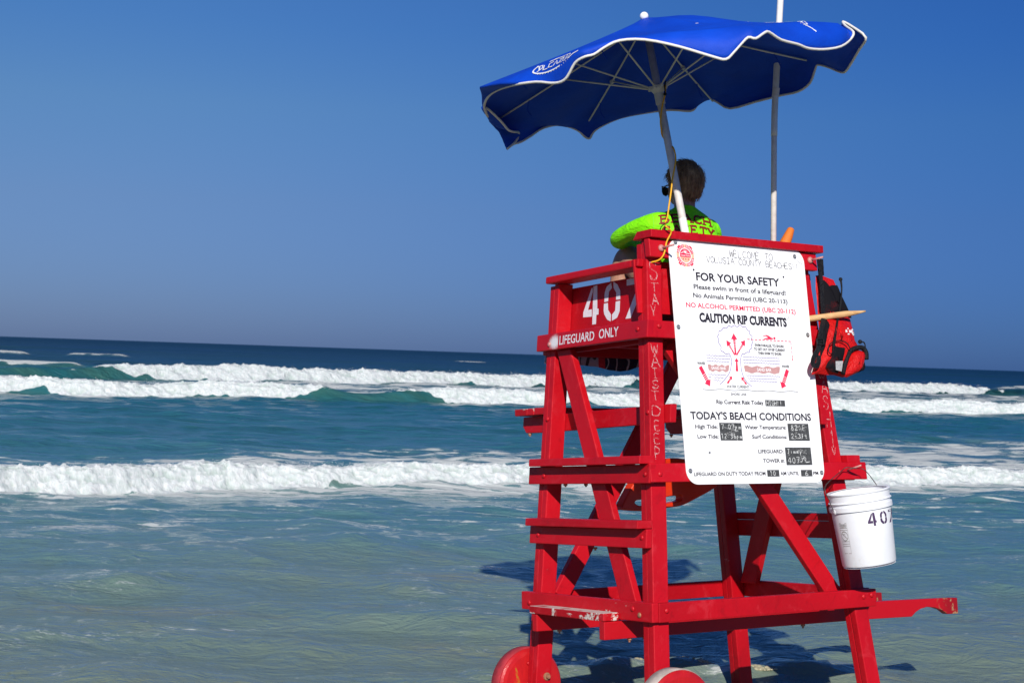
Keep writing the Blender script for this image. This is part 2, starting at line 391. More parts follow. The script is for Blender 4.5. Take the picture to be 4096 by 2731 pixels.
# thin scum lines near the tower
for yc, sl, w_, k_ in [(12.2, .42, .35, .35), (9.6, .34, .22, .30), (14.9, .4, .5, .38), (8.2, .15, .12, .2)]:
    ln = Yg-(yc+sl*(Xg+1.5)+.45*perlin(Xg/1.6, yc, 81)); foam = np.maximum(foam, k_*np.exp(-(ln/w_)**2)*(.75+.6*perlin(Xg/1.1, Yg/.5, 82)))
# the small wave that washes round the legs
wash = np.exp(-((Yg-(8.90+.10*(Xg-1.1)+.10*perlin(Xg/.5, 1, 83)))/.22)**2)*sst(-.5, .3, Xg)*sst(2.6, 1.7, Xg)
Zg += .085*wash*(1+.5*perlin(Xg/.25, Yg/.2, 84))
wash2 = np.exp(-((Yg-(7.55+.3*(Xg-.5)+.08*perlin(Xg/.4, 3, 85)))/.16)**2)*sst(-.4, .1, Xg)*sst(1.6, 1.0, Xg)
Zg += .05*wash2*(1+.5*perlin(Xg/.2, Yg/.15, 86))
foam = np.maximum(foam, .40*wash*(.6+.9*perlin(Xg/.35, Yg/.18, 87)))
foam = np.maximum(foam, .40*wash2*(.6+.9*perlin(Xg/.3, Yg/.15, 88)))
foam = np.maximum(foam, .62*np.exp(-((Yg-7.35)/.12)**2-((Xg+.35)/.42)**2)*(.8+.8*perlin(Xg/.15, Yg/.08, 89)))

# ripples and broken foam round whatever stands in the water
for (lx, ly, lz) in [(0.02, .08, -.67), (0.0, .97, -.58), (1.33, .08, -.67), (1.33, .97, -.58), (.02, -.06, -.68), (.0, 1.08, -.57)]:
    w_ = TW((lx, ly, lz)); rr = np.hypot(Xg-w_[0], (Yg-w_[1])); wv = rr+.05*perlin(Xg/.14, Yg/.12, 91)
    Zg += .011*np.cos(wv*2*np.pi/.11)*np.exp(-rr/.22)*sst(1.2, .5, rr)
    foam = np.maximum(foam, .42*np.exp(-((wv-.085)/.035)**2)*(.75+.7*perlin(Xg/.07, Yg/.05, 92)))
    foam = np.maximum(foam, .40*np.exp(-((wv-.24)/.05)**2)*(.5+1.1*perlin(Xg/.11, Yg/.06, 93)))
V = np.stack([Xg+dX, Yg+dY, Zg], -1).reshape(-1, 3)
nr, nc = Xg.shape
idx = np.arange(nr*nc).reshape(nr, nc)
Fq = np.stack([idx[:-1, :-1], idx[:-1, 1:], idx[1:, 1:], idx[1:, :-1]], -1).reshape(-1, 4)
me = bpy.data.meshes.new('sea'); me.vertices.add(len(V)); me.vertices.foreach_set('co', V.astype(np.float32).ravel())
me.loops.add(Fq.size); me.loops.foreach_set('vertex_index', Fq.astype(np.int32).ravel())
me.polygons.add(len(Fq)); me.polygons.foreach_set('loop_start', np.arange(0, Fq.size, 4, dtype=np.int32))
me.update(calc_edges=True); me.polygons.foreach_set('use_smooth', np.ones(len(Fq), bool))
for nm, a_ in (('foam', foam), ('green', green), ('thick', thick), ('crev', crev)):
    at = me.attributes.new(nm, 'FLOAT', 'POINT'); at.data.foreach_set('value', a_.astype(np.float32).ravel())
sea = bpy.data.objects.new('sea', me); COL.objects.link(sea); sea['kind'] = 'structure'

def sea_material():
    t = NT('sea_water'); g = t.geo(); co = t.coord('Object')
    def attr(n): q = t.n.new('ShaderNodeAttribute'); q.attribute_name = n; return q.outputs['Fac']
    fo, gr, th, cv = attr('foam'), attr('green'), attr('thick'), attr('crev')
    sp_ = t.n.new('ShaderNodeSeparateXYZ'); t.l.new(g.outputs['Position'], sp_.inputs[0]); yy = sp_.outputs[1]
    def mp(sx, sy): return t.coord('Object', (sx, sy, 1))
    dist = t.math('LOGARITHM', t.math('MAXIMUM', yy, 1.0), 10.0)            # 0.8 at 6 m, 1.3 at 20 m, 2 at 100 m
    var = t.noise(1, 4, .55, mp(.16, .45), .6)
    dv = t.math('ADD', dist, t.math('MULTIPLY', t.math('SUBTRACT', var, .5), .35))
    dn = t.math('DIVIDE', dv, 3.0)
    body = t.ramp(dn, [(.26, (.160, .182, .130)), (.33, (.138, .195, .158)), (.37, (.108, .192, .178)), (.42, (.064, .170, .180)), (.47, (.030, .128, .158)), (.56, (.014, .100, .132)), (.635, (.014, .092, .108)), (.70, (.006, .046, .092)), (.80, (.004, .030, .082)), (1., (.004, .026, .076))])
    body = t.mix(t.math('MULTIPLY', gr, .85), body, t.ramp(dn, [(.40, (.12, .17, .13)), (.55, (.038, .120, .100)), (.68, (.036, .110, .096))]))
    farv = t.noise(1, 5, .65, mp(.03, .11), .8); farv2 = t.noise(1, 4, .6, mp(.3, 1.6), .8)
    body = t.mix(t.math('MULTIPLY', t.step(t.math('ADD', t.math('MULTIPLY', farv, .6), t.math('MULTIPLY', farv2, .4)), .46, .58), t.math('MULTIPLY', t.step(dn, .60, .68), .85)), body, (.004, .034, .032))
    body = t.mix(t.math('MULTIPLY', t.step(farv2, .50, .64), t.math('MULTIPLY', t.math('MULTIPLY', t.step(dn, .45, .48), t.step(dn, .60, .56)), .6)), body, (.014, .075, .075))
    # patchy sediment close in
    sed = t.noise(1, 5, .6, mp(.5, 1.3), .8)
    body = t.mix(t.math('MULTIPLY', t.step(sed, .50, .72), t.math('MULTIPLY', t.step(dn, .42, .33), .5)), body, (.175, .170, .110))
    # foam threshold pattern: lace near, softer far
    n1 = t.noise(1, 8, .70, mp(2.6, 4.6), 1.1); n2 = t.noise(1, 6, .68, mp(11, 15), .6); n3 = t.noise(1, 5, .6, mp(.45, 1.1), .6)
    near = t.step(dn, .52, .40)
    pat = t.math('ADD', t.math('MULTIPLY', n1, .62), t.math('MULTIPLY', n2, .38))
    patf = t.math('ADD', t.math('MULTIPLY', n1, .45), t.math('MULTIPLY', n3, .55))
    q = t.n.new('ShaderNodeMix'); q.data_type = 'FLOAT'; t.l.new(near, q.inputs[0]); t.l.new(patf, q.inputs[2]); t.l.new(pat, q.inputs[3]); pat = q.outputs[0]
    thr = t.math('SUBTRACT', fo, t.math('MULTIPLY', t.math('SUBTRACT', pat, .22), 1.35))
    fm = t.step(thr, -.02, .11)
    soft = t.math('MULTIPLY', t.step(fo, .10, .7), .30)                       # milky aerated water under the foam
    col = t.mix(soft, body, (.42, .50, .47))
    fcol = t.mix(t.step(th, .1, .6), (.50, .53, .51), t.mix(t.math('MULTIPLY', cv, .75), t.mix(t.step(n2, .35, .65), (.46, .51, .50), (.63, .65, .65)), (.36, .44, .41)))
    col = t.mix(fm, col, fcol)
    hl = t.math('ABSOLUTE', t.math('SUBTRACT', t.noise(1, 5, .6, mp(1.8, 5.0), 1.4), .5)); hp = t.step(t.noise(1, 3, .5, mp(.5, 1.1), .5), .50, .66)
    hair = t.math('MULTIPLY', t.math('MULTIPLY', t.step(hl, .014, .003), hp), t.math('MULTIPLY', t.step(n2, .42, .58), t.math('MULTIPLY', near, .55)))
    col = t.mix(hair, col, (.52, .55, .53))
    rough = t.math('ADD', t.math('MULTIPLY', fm, .5), t.ramp(dn, [(.30, (.045,)*3), (.45, (.10,)*3), (.7, (.30,)*3), (1, (.42,)*3)]))
    spec = t.math('MULTIPLY', t.ramp(dn, [(.28, (.5,)*3), (.45, (.42,)*3), (.60, (.16,)*3), (1, (.07,)*3)]), t.math('SUBTRACT', 1.0, t.math('MULTIPLY', fm, .75)))
    # ripples
    r1 = t.noise(1, 5, .62, mp(5, 8), .9); r1 = t.math('SUBTRACT', r1, t.math('MULTIPLY', t.math('ABSOLUTE', t.math('SUBTRACT', t.noise(1, 3, .5, mp(2.6, 4.6), 1.2), .5)), 1.1)); r2 = t.noise(1, 4, .6, mp(22, 34), .4); r3 = t.noise(1, 5, .6, mp(1.4, 4.2), .7); r4 = t.noise(1, 5, .62, mp(.35, 1.25), .6)
    b = t.n.new('ShaderNodeBump'); b.inputs['Distance'].default_value = .05; t.l.new(r1, b.inputs['Height']); t.l.new(t.math('MULTIPLY', t.step(dn, .50, .36), .6), b.inputs['Strength'])
    b2 = t.n.new('ShaderNodeBump'); b2.inputs['Distance'].default_value = .008; t.l.new(r2, b2.inputs['Height']); t.l.new(t.math('MULTIPLY', t.step(dn, .40, .30), .35), b2.inputs['Strength']); t.l.new(b.outputs[0], b2.inputs['Normal'])
    b3 = t.n.new('ShaderNodeBump'); b3.inputs['Distance'].default_value = .14; t.l.new(r3, b3.inputs['Height']); t.l.new(t.math('MULTIPLY', t.step(dn, .34, .5), .8), b3.inputs['Strength']); t.l.new(b2.outputs[0], b3.inputs['Normal'])
    b4 = t.n.new('ShaderNodeBump'); b4.inputs['Distance'].default_value = .6; t.l.new(r4, b4.inputs['Height']); t.l.new(t.math('MULTIPLY', t.step(dn, .55, .7), .8), b4.inputs['Strength']); t.l.new(b3.outputs[0], b4.inputs['Normal'])
    fb = t.n.new('ShaderNodeBump'); fb.inputs['Distance'].default_value = .05; t.l.new(t.noise(1, 8, .7, mp(9, 9)), fb.inputs['Height']); t.l.new(t.math('MULTIPLY', fm, t.math('MULTIPLY', th, .45, clamp=True)), fb.inputs['Strength']); t.l.new(b4.outputs[0], fb.inputs['Normal'])
    t.set(col=col, rough=rough, spec=spec, ior=1.333, normal=fb.outputs[0], sub=t.math('MULTIPLY', t.math('MULTIPLY', fm, th, clamp=True), .35)); t.b.inputs['Subsurface Scale'].default_value = .12; t.b.inputs['Subsurface Radius'].default_value = (.8, 1, 1)
    return t.m
me.materials.append(sea_material())
mFOAM = simple('foam', (.74, .75, .74), .6, .05, 40, .3)
mSCUM = simple('tan_foam', (.34, .31, .20), .45, .25, 40, .5)

# flying drops along the crests
def spray(n, line, xr, z0, zs, size, seed):
    g_ = np.random.default_rng(seed); V = []; F = []
    octv = np.array([(1, 0, 0), (-1, 0, 0), (0, 1, 0), (0, -1, 0), (0, 0, 1), (0, 0, -1)], float)
    octf = [(0, 2, 4), (2, 1, 4), (1, 3, 4), (3, 0, 4), (2, 0, 5), (1, 2, 5), (3, 1, 5), (0, 3, 5)]
    cl = g_.uniform(*xr, max(3, n//14))
    for i in range(n):
        x = cl[i % len(cl)]+g_.normal(0, .18*size/.01*.4); y = float(line(np.array([x]))[0])+g_.normal(-.05, .12*size/.012)
        z = z0(x)+abs(g_.normal(0, zs)); k = len(V); s_ = size*g_.uniform(.35, 1.2)
        for p in octv: V.append((x+p[0]*s_, y+p[1]*s_, z+p[2]*s_))
        F += [tuple(k+j for j in f_) for f_ in octf]
    return V, F
sv = merge(spray(3600, b3_line, (-6.5, 8.6), lambda x: float(np.interp(x, [-6, 0, 8], [.27, .20, .19])), .035, .0042, 1),
           spray(2600, b2_line, (-17, 21), lambda x: .42, .055, .010, 2), spray(2600, b1_line, (-17, 33), lambda x: .58, .08, .016, 3))
o = link_mesh('sea_spray', sv[0], sv[1], mFOAM, smooth=True); o['kind'] = 'stuff'; o['label'] = 'white drops thrown up along the tops of the breakers'
# lumps of tan foam washing against the legs
def scum(cx, cy, rx, ry, n, h, seed):
    g_ = np.random.default_rng(seed); parts = []
    for i in range(n):
        a_ = g_.uniform(0, 2*math.pi); q = math.sqrt(g_.uniform(0, 1)); x = cx+rx*q*math.cos(a_); y = cy+ry*q*math.sin(a_)
        parts.append(ball((x, y, .038+h*(1-q)*g_.uniform(.3, 1)), g_.uniform(.007, .021)*(1.15-q*.6), 8, 6, sc=(1.2, 1.2, .85)))
    return merge(*parts)
for i, a_ in enumerate([(1.08, 8.92, .13, .05, 110, .05, 5), (1.45, 8.85, .10, .04, 50, .01, 6), (.80, 8.95, .16, .04, 50, .01, 9), (-.42, 7.36, .30, .06, 90, .008, 7)]):
    v_, f_ = scum(*a_); o = link_mesh('sea_foam', v_, f_, mSCUM, smooth=True); o['kind'] = 'stuff'; o['label'] = 'tan foam bubbles floating round the feet of the tower'
# ================================================================ LIFEGUARD TOWER
base = TW((.67, .52, -.92))
tower = thing('lifeguard_tower', 'tall red wooden lifeguard chair numbered 407 standing in the shallow surf on wheels', 'lifeguard tower', base)
BV = .005
def part(name, vf, m=mRED, parent=tower, bevel=BV, smooth=False): return link_mesh(name, vf[0], vf[1], m, parent, bevel=bevel, smooth=smooth)
LB = -1.02
# rear legs: two boards side by side, leaning with the back and splayed at the sides
for (x0, sx) in ((0.0, SX), (1.2415, -SX)):
    top = 1.685
    a = part('leg', hexa(x0, x0+.089, .044, .0815, LB, top, sx, KY), mREDW if x0 else mRED)
    b = link_mesh('leg_board', *hexa(x0+.001, x0+.088, .0835, .121, LB, top-.02, sx, KY), mRED, a, bevel=BV)
for (x0, sx) in ((0.0, SX), (1.2415, -SX)):
    a = part('leg', hexa(x0, x0+.089, .930, .967, LB, 1.548, sx), mREDW)
    b = link_mesh('leg_board', *hexa(x0+.001, x0+.088, .969, 1.006, LB, 1.54, sx), mRED, a, bevel=BV)
# bottom frame
part('rail', hexa(0.001, 1.373, .004, .042, -.086, 0.0), mRED)
part('rail', hexa(-.038, -.001, .004, 1.05, -.084, .003), mREDB)
part('rail', hexa(1.332, 1.3695, .044, 1.05, -.084, .003))
part('rail', hexa(0.001, 1.329, 1.008, 1.046, -.086, 0.0))
# carrying beams with cut-out grips
def handle(y0):
    pr = [(-.127, -.091), (1.70, -.091), (2.20, -.100), (2.238, -.102), (2.242, -.186), (2.157, -.184), (2.115, -.160), (2.06, -.144), (2.0, -.138), (1.95, -.146), (1.915, -.160), (1.883, -.182), (1.574, -.177), (-.127, -.172)]
    V = [TW((x, y0, z)) for x, z in pr]+[TW((x, y0+.038, z)) for x, z in pr]; n = len(pr)
    return V, [tuple(range(n)), tuple(range(2*n-1, n-1, -1))]+[(i, i+n, (i+1) % n+n, (i+1) % n) for i in range(n)]
mHAND = None
def hand_mat():
    t = NT('red_paint_rubbed'); co = t.coord(); n = t.noise(18, 7, .7, co, .7); sp_ = t.n.new('ShaderNodeSeparateXYZ'); t.l.new(co, sp_.inputs[0])
    endm = t.step(t.math('ADD', sp_.outputs[0], t.math('MULTIPLY', n, .1)), .90, 1.0)
    m1 = t.math('MULTIPLY', endm, t.step(n, .56, .60))
    base_ = t.mix(t.math('MULTIPLY', endm, .5), RED, (.12, .004, .008))
    base_ = t.mix(m1, base_, (.36, .22, .11))
    return t.set(col=base_, rough=t.math('ADD', .36, t.math('MULTIPLY', n, .2)), normal=t.bump(n, .3, .004))
mHAND = hand_mat()
part('handle', handle(.244), mHAND, bevel=.004); part('handle', handle(.787), mHAND, bevel=.004)
# ladder treads up the left side and their bearers
part('tread', hexa(-.129, -.040, .246, .847, -.0885, -.052), mREDS)
for (z0, sh) in ((.33, mREDW), (.622, mREDW)):
    part('bearer', hexa(-.038, -.001, .070, 1.006 if z0 < .5 else 1.045, z0-.088, z0-.002, SX), mRED)
    part('tread', hexa(-.091, -.002, .072 if z0 < .5 else .080, .975, z0, z0+.037, SX), sh)
# the same pair on the far side
for z0 in (.33, .622):
    part('bearer', hexa(1.3315, 1.3685, .070, 1.006, z0-.088, z0-.002, -SX))
    part('tread', hexa(1.3325, 1.4215, .075, .975, z0, z0+.037, -SX), mREDW)
# rear rails
part('rail', hexa(0.018, 1.4, .004, .042, .538, .624, 0, KY), mRED)
part('rail', hexa(.078, 1.26, .004, .042, 1.207, 1.288, 0, KY), mREDW)
part('rail', hexa(.132, 1.213, .0035, .042, 1.592, 1.6800, 0, KY))
# side boards at the seat
def board_mat():
    t = NT('red_paint_sprayed'); co = t.coord('Object'); sp_ = t.n.new('ShaderNodeSeparateXYZ'); t.l.new(co, sp_.inputs[0])
    n = t.noise(90, 6, .7, co)
    b_ = t.ramp(t.noise(5, 5, .6, co), [(.3, tuple(x*.85 for x in RED)), (.7, tuple(x*1.1 for x in RED))])
    # overspray: world position measured along the board
    g = t.geo(); vs = t.n.new('ShaderNodeVectorMath'); vs.operation = 'SUBTRACT'; t.l.new(g.outputs['Position'], vs.inputs[0]); vs.inputs[1].default_value = tuple(TW((.074, .885, 1.243)))
    def dotv(ax):
        d = t.n.new('ShaderNodeVectorMath'); d.operation = 'DOT_PRODUCT'; t.l.new(vs.outputs[0], d.inputs[0]); d.inputs[1].default_value = tuple(T3[:, ax]); return d.outputs['Value']
    yb = dotv(1); zb = dotv(2)
    rr = t.math('SQRT', t.math('ADD', t.math('POWER', t.math('MULTIPLY', yb, 1.0), 2.0), t.math('POWER', t.math('MULTIPLY', zb, 1.35), 2.0)))
    k = t.step(t.math('ADD', rr, t.math('MULTIPLY', t.math('SUBTRACT', n, .5), .03)), .062, .018)
    k = t.math('MULTIPLY', k, t.step(yb, -.031, -.029))
    b_ = t.mix(k, b_, (.72, .70, .72))
    return t.set(col=b_, rough=.38, normal=t.bump(t.noise(30, 5, .6, co), .2, .002))
part('side_board', hexa(-.038, -.001, .138, 1.045, 1.206, 1.289, SX), board_mat())
part('side_board', hexa(1.3315, 1.3685, .138, 1.045, 1.206, 1.289, -SX))
# armrests
part('armrest', hexa(-.038, .088, .288, 1.000, 1.550, 1.587, SX), mREDW, bevel=.009)
part('armrest', hexa(-.0385, -.001, .236, .2875, 1.551, 1.5865, SX), mREDW)
part('armrest', hexa(1.242, 1.368, .288, 1.000, 1.550, 1.587, -SX), bevel=.009)
# number panel inside the left legs, its twin on the right
part('panel', hexa(.0905, .1025, .215, .966, 1.29, 1.528, SX), mRED, bevel=.001)
part('panel', hexa(1.228, 1.240, .215, .966, 1.29, 1.528, -SX), mRED, bevel=.001)
# back boards between the rear legs
part('back_board', hexa(.096, 1.235, .083, .097, 1.33, 1.585, 0, KY), mRED, bevel=.002)
# cap over the back
def capb():
    z0, z1 = 1.6835, 1.7215
    P = []
    for (x, ya, yb_) in ((.130, .166, .310), (1.245, .166, .310)):
        P += [TW((x, ya, z0)), TW((x, ya, z1)), TW((x, yb_-.034, z1)), TW((x, yb_, z0))]
    return P, [(0, 1, 2, 3), (7, 6, 5, 4), (0, 4, 5, 1), (1, 5, 6, 2), (2, 6, 7, 3), (3, 7, 4, 0)]
part('cap', capb(), mREDW, bevel=.004)
# seat: slats on bearers, front and inner beams
for i in range(7):
    y0 = .215+i*.113
    part('seat_slat', hexa(.125, 1.205, y0, y0+.105, 1.250, 1.286), mRED)
part('seat_bearer', hexa(.0905, .1275, .215, 1.045, 1.197, 1.2485, SX)); part('seat_bearer', hexa(1.203, 1.240, .215, 1.045, 1.197, 1.2485, -SX))
part('seat_beam', hexa(.11, 1.222, 1.008, 1.045, 1.188, 1.2485)); part('seat_beam', hexa(.225, 1.105, .60, .637, 1.200, 1.2485))
# footrest: two arms and three planks
for x0, sx in ((.0905, SX), (1.2025, -SX)):
    pr = [(.098, .812), (.098, .898), (1.318, .884), (1.318, .835), (1.285, .800), (1.12, .798)]
    V = [TW((x0+sx*z, y, z)) for y, z in pr]+[TW((x0+.0375+sx*z, y, z)) for y, z in pr]; n = len(pr)
    a = part('footrest_arm', (V, [tuple(range(n-1, -1, -1)), tuple(range(n, 2*n))]+[(i, (i+1) % n, (i+1) % n+n, i+n) for i in range(n)]), bevel=.004)
for y0, y1 in ((1.012, 1.125), (1.13, 1.186), (1.191, 1.304)):
    part('footrest_plank', hexa(.105, 1.225, y0, y1, .888, .9235), mREDS if y0 > 1.1 else mREDW)
# diagonal braces (left side, right side, back, front)
def skew(p, q, half, plane):   # board whose broad side lies in a splayed side: p,q centre lines given as (y,z)
    V = []
    for (y, z) in (p, q):
        for dy in (-half, half):
            for dx in plane(z): V.append(TW((dx, y+dy, z)))
    return [V[i] for i in (0, 1, 3, 2, 4, 5, 7, 6)], BOXF
left = lambda z: (.003+SX*z, .040+SX*z)
right = lambda z: (1.290-SX*z, 1.327-SX*z)
part('brace', skew((.863, 1.204), (.232, -.004), .058, left), mREDW)
part('brace', skew((.30, 1.204), (.855, -.01), .058, right))
part('brace', beam((.285, .246, 1.19), (1.188, .112, -.03), (1, 0, .75), .092, .037), mREDW)
part('brace', beam((.148, .985, -.03), (1.07, .985, 1.37), (1, 0, -.66), .089, .037))
# bolts and nails
def bolt(p, nrm, rad=.011, m=mRED, h=.007, hang=False):
    nrm = np.array(nrm, float); nrm /= np.linalg.norm(nrm)
    v = lathe([(0, rad), (h*.35, rad*.97), (h*.75, rad*.7), (h, rad*.25)], p, np.array(p)+nrm, 12, TW)
    part('bolt', v, m, bevel=0, smooth=True)
nA = (0, -1, KY)
for p in [(.045, .0035, -.035), (1.285, .0035, -.035), (.075, .0675, .575), (1.215, .0675, .578), (.147, .142, 1.262), (1.18, .142, 1.262), (1.34, .0035, -.03)]: bolt(p, nA if p[2] > .1 else (0, -1, 0), .0125)
for p in [(-.0385, .145, -.03), (-.0385, .095, -.055), (-.0385, .98, -.05)]: bolt(p, (-1, 0, 0), .0125, mRED if p[1] > .1 else mRUST)
for y, z in [(.10, .29), (.10, .575), (.21, 1.25), (.93, 1.235), (.91, .575), (.93, .285)]: bolt((-.0387+SX*z, y, z), (-1, 0, SX), .012, mPINKB if (y > .8 and z > 1) else mRED)
for z, y in ((.86, .15), (.86, .962)): bolt((-.001+SX*z, y, z), (-1, 0, SX), .012)
for (x, y, z) in [(.12, .262, -.172), (.03, .262, -.172), (1.46, .262, -.177), (1.12, .262, -.176), (.02, .806, -.172)]:
    part('bolt', lathe([(0, .011), (.010, .011), (.0105, .005), (.02, .005)], (x, y, z), (x, y, z-1), 6, TW), mRUST, bevel=0)
for (x, y, z) in [(.17, 1.26, .798), (1.12, 1.26, .798), (.30, .95, .533), (.02, .5, .235), (.03, .75, .535)]:
    part('bolt', lathe([(0, .010), (.009, .010), (.0095, .005), (.016, .005)], (x, y, z), (x, y, z-1), 6, TW), mRUST, bevel=0)
# the two long pegs that things hang from, and the nail with the bucket
for x, z in ((.201, 1.636), (1.165, 1.643)):
    y = .0035+KY*z
    v1 = lathe([(-.001, .017), (.006, .017), (.012, .012), (.014, .006)], (x, y, z), (x, y-1, z+.1), 14, TW)
    v2 = tube([(x, y, z), (x+.008, y-.085, z+.006)], .0052, 10, TW)
    part('hook', merge(v1, v2), mPINKB, bevel=0, smooth=True)
part('hook', tube([(1.26, .06, .585), (1.272, -.02, .607)], .0045, 8, TW), mPINKB, bevel=0, smooth=True)
# big solid wheels on the two left legs
def wheel(cx, y0, y1, cz, R, sandy):
    m_t = simple('wheel_tread', (.40, .34, .30) if sandy else (.34, .02, .03), .8, .35, 25, .6)
    w = .016
    prof = [(0, .0), (0, R-.03), (.004, R-.012), (.014, R-.002), (.03, R), (y1-y0-.03, R), (y1-y0-.014, R-.002), (y1-y0-.004, R-.012), (y1-y0, R-.03), (y1-y0, 0)]
    body = link_mesh('wheel', *lathe([(a_, max(b_, .002)) for a_, b_ in prof], (cx, y0, cz), (cx, y1, cz), 64, TW), mWHEEL, tower, smooth=False)
    tr = link_mesh('wheel_tread', *lathe([(.018, R-.004), (.024, R+.004), (y1-y0-.024, R+.004), (y1-y0-.018, R-.004)], (cx, y0, cz), (cx, y1, cz), 64, TW, cap=False), m_t, body, smooth=True)
    hub = link_mesh('hub', *lathe([(0, .035), (.012, .033), (.016, .018), (.03, .016)], (cx, y0, cz), (cx, y0-1, cz), 20, TW), mRUST, body, smooth=False)
    for k in range(5):
        an = k*2*math.pi/5+.5
        link_mesh('wheel_bolt', *lathe([(0, .012), (.006, .01), (.008, .004)], (cx+.115*math.cos(an), y0, cz+.115*math.sin(an)), (cx+.115*math.cos(an), y0-1, cz+.115*math.sin(an)), 8, TW), mRED, body, smooth=True)
    return body
def wheel_mat():
    t = NT('wheel_paint'); co = t.coord(); n = t.noise(7, 7, .7, co, 1.2); n2 = t.noise(40, 5, .7, co)
    c = t.ramp(n, [(.3, (.38, .008, .012)), (.6, (.52, .012, .014))]); c = t.mix(t.step(n, .56, .64), c, (.36, .17, .015))
    c = t.mix(t.math('MULTIPLY', t.step(n2, .68, .73), .8), c, (.03, .02, .02))
    return t.set(col=c, rough=.32, normal=t.bump(t.math('ADD', n2, n), .4, .004))
mWHEEL = wheel_mat()
wheel(.020, -.125, -.008, -.468, .186, True); wheel(.002, 1.022, 1.13, -.464, .186, False)
part('axle', tube([(.02, -.14, -.468), (.0, 1.15, -.464)], .012, 10, TW), mRUST, bevel=0, smooth=True)
part('bolt', lathe([(0, .02), (.006, .019), (.007, .011), (.02, .010)], (.025, .929, -.41), (.025, -.1, -.41), 12, TW), mRUST, bevel=0)

# painted numbers and words on the left side
def on_panel(y, z): return TW((.0895+SX*z-.0004, y, z))
DIG = {
 '4': [[(0.829, 1.394), (0.769, 1.512), (0.759, 1.512), (0.757, 1.491), (0.789, 1.403), (0.757, 1.403), (0.754, 1.366), (0.828, 1.369)],
       [(0.754, 1.52), (0.722, 1.521), (0.711, 1.402), (0.7, 1.401), (0.698, 1.372), (0.716, 1.371), (0.715, 1.325), (0.747, 1.325)]],
 '0': [[(0.606, 1.522), (0.598, 1.494), (0.62, 1.479), (0.623, 1.46), (0.624, 1.43), (0.655, 1.429), (0.656, 1.477), (0.643, 1.504)],
       [(0.589, 1.525), (0.555, 1.507), (0.529, 1.473), (0.525, 1.43), (0.559, 1.431), (0.561, 1.467), (0.585, 1.493)],
       [(0.657, 1.422), (0.625, 1.422), (0.62, 1.387), (0.594, 1.361), (0.594, 1.327), (0.624, 1.339), (0.65, 1.367), (0.657, 1.387)],
       [(0.561, 1.422), (0.526, 1.423), (0.525, 1.371), (0.543, 1.341), (0.584, 1.329), (0.586, 1.36), (0.562, 1.378)]],
 '7': [[(0.482, 1.523), (0.34, 1.523), (0.337, 1.492), (0.479, 1.492)], [(0.375, 1.489), (0.343, 1.489), (0.345, 1.47), (0.435, 1.328), (0.475, 1.329), (0.40, 1.46)]]}
mSPRAY = simple('white_spray', (.70, .70, .74), .55, .12, 70, .2)
for d_ in '407':
    link_mesh('numeral', *merge(*[flat(p, on_panel) for p in DIG[d_]]), mSPRAY, tower)
# ================================================================ LETTERING HELPERS
_fc = {}
def glyphs(text, bold=0.0):
    """outline of the text in the built-in font, scaled to width 1 (x) and cap height 1 (y)"""
    key = (text, bold)
    if key in _fc: return _fc[key]
    def ev(s_):
        cu = bpy.data.curves.new('lettering', 'FONT'); cu.body = s_; cu.offset = bold; cu.resolution_u = 3; cu.fill_mode = 'FRONT'
        ob = bpy.data.objects.new('lettering', cu); COL.objects.link(ob); bpy.context.view_layer.update()
        me_ = bpy.data.meshes.new_from_object(ob.evaluated_get(bpy.context.evaluated_depsgraph_get()))
        v = np.array([q.co[:] for q in me_.vertices]); f_ = [tuple(p.vertices) for p in me_.polygons]
        bpy.data.objects.remove(ob); bpy.data.curves.remove(cu); bpy.data.meshes.remove(me_); return v, f_
    v, f_ = ev(text); hv, _ = ev('H'); cap_ = hv[:, 1].max(); x0, x1 = v[:, 0].min(), v[:, 0].max()
    _fc[key] = (np.stack([(v[:, 0]-x0)/(x1-x0), v[:, 1]/cap_], 1), f_); return _fc[key]
def put_text(text, x0, x1, y0, h, place, bold=0.0):
    v, f_ = glyphs(text, bold); return [place(x0+(x1-x0)*a, y0+h*b) for a, b in v], f_
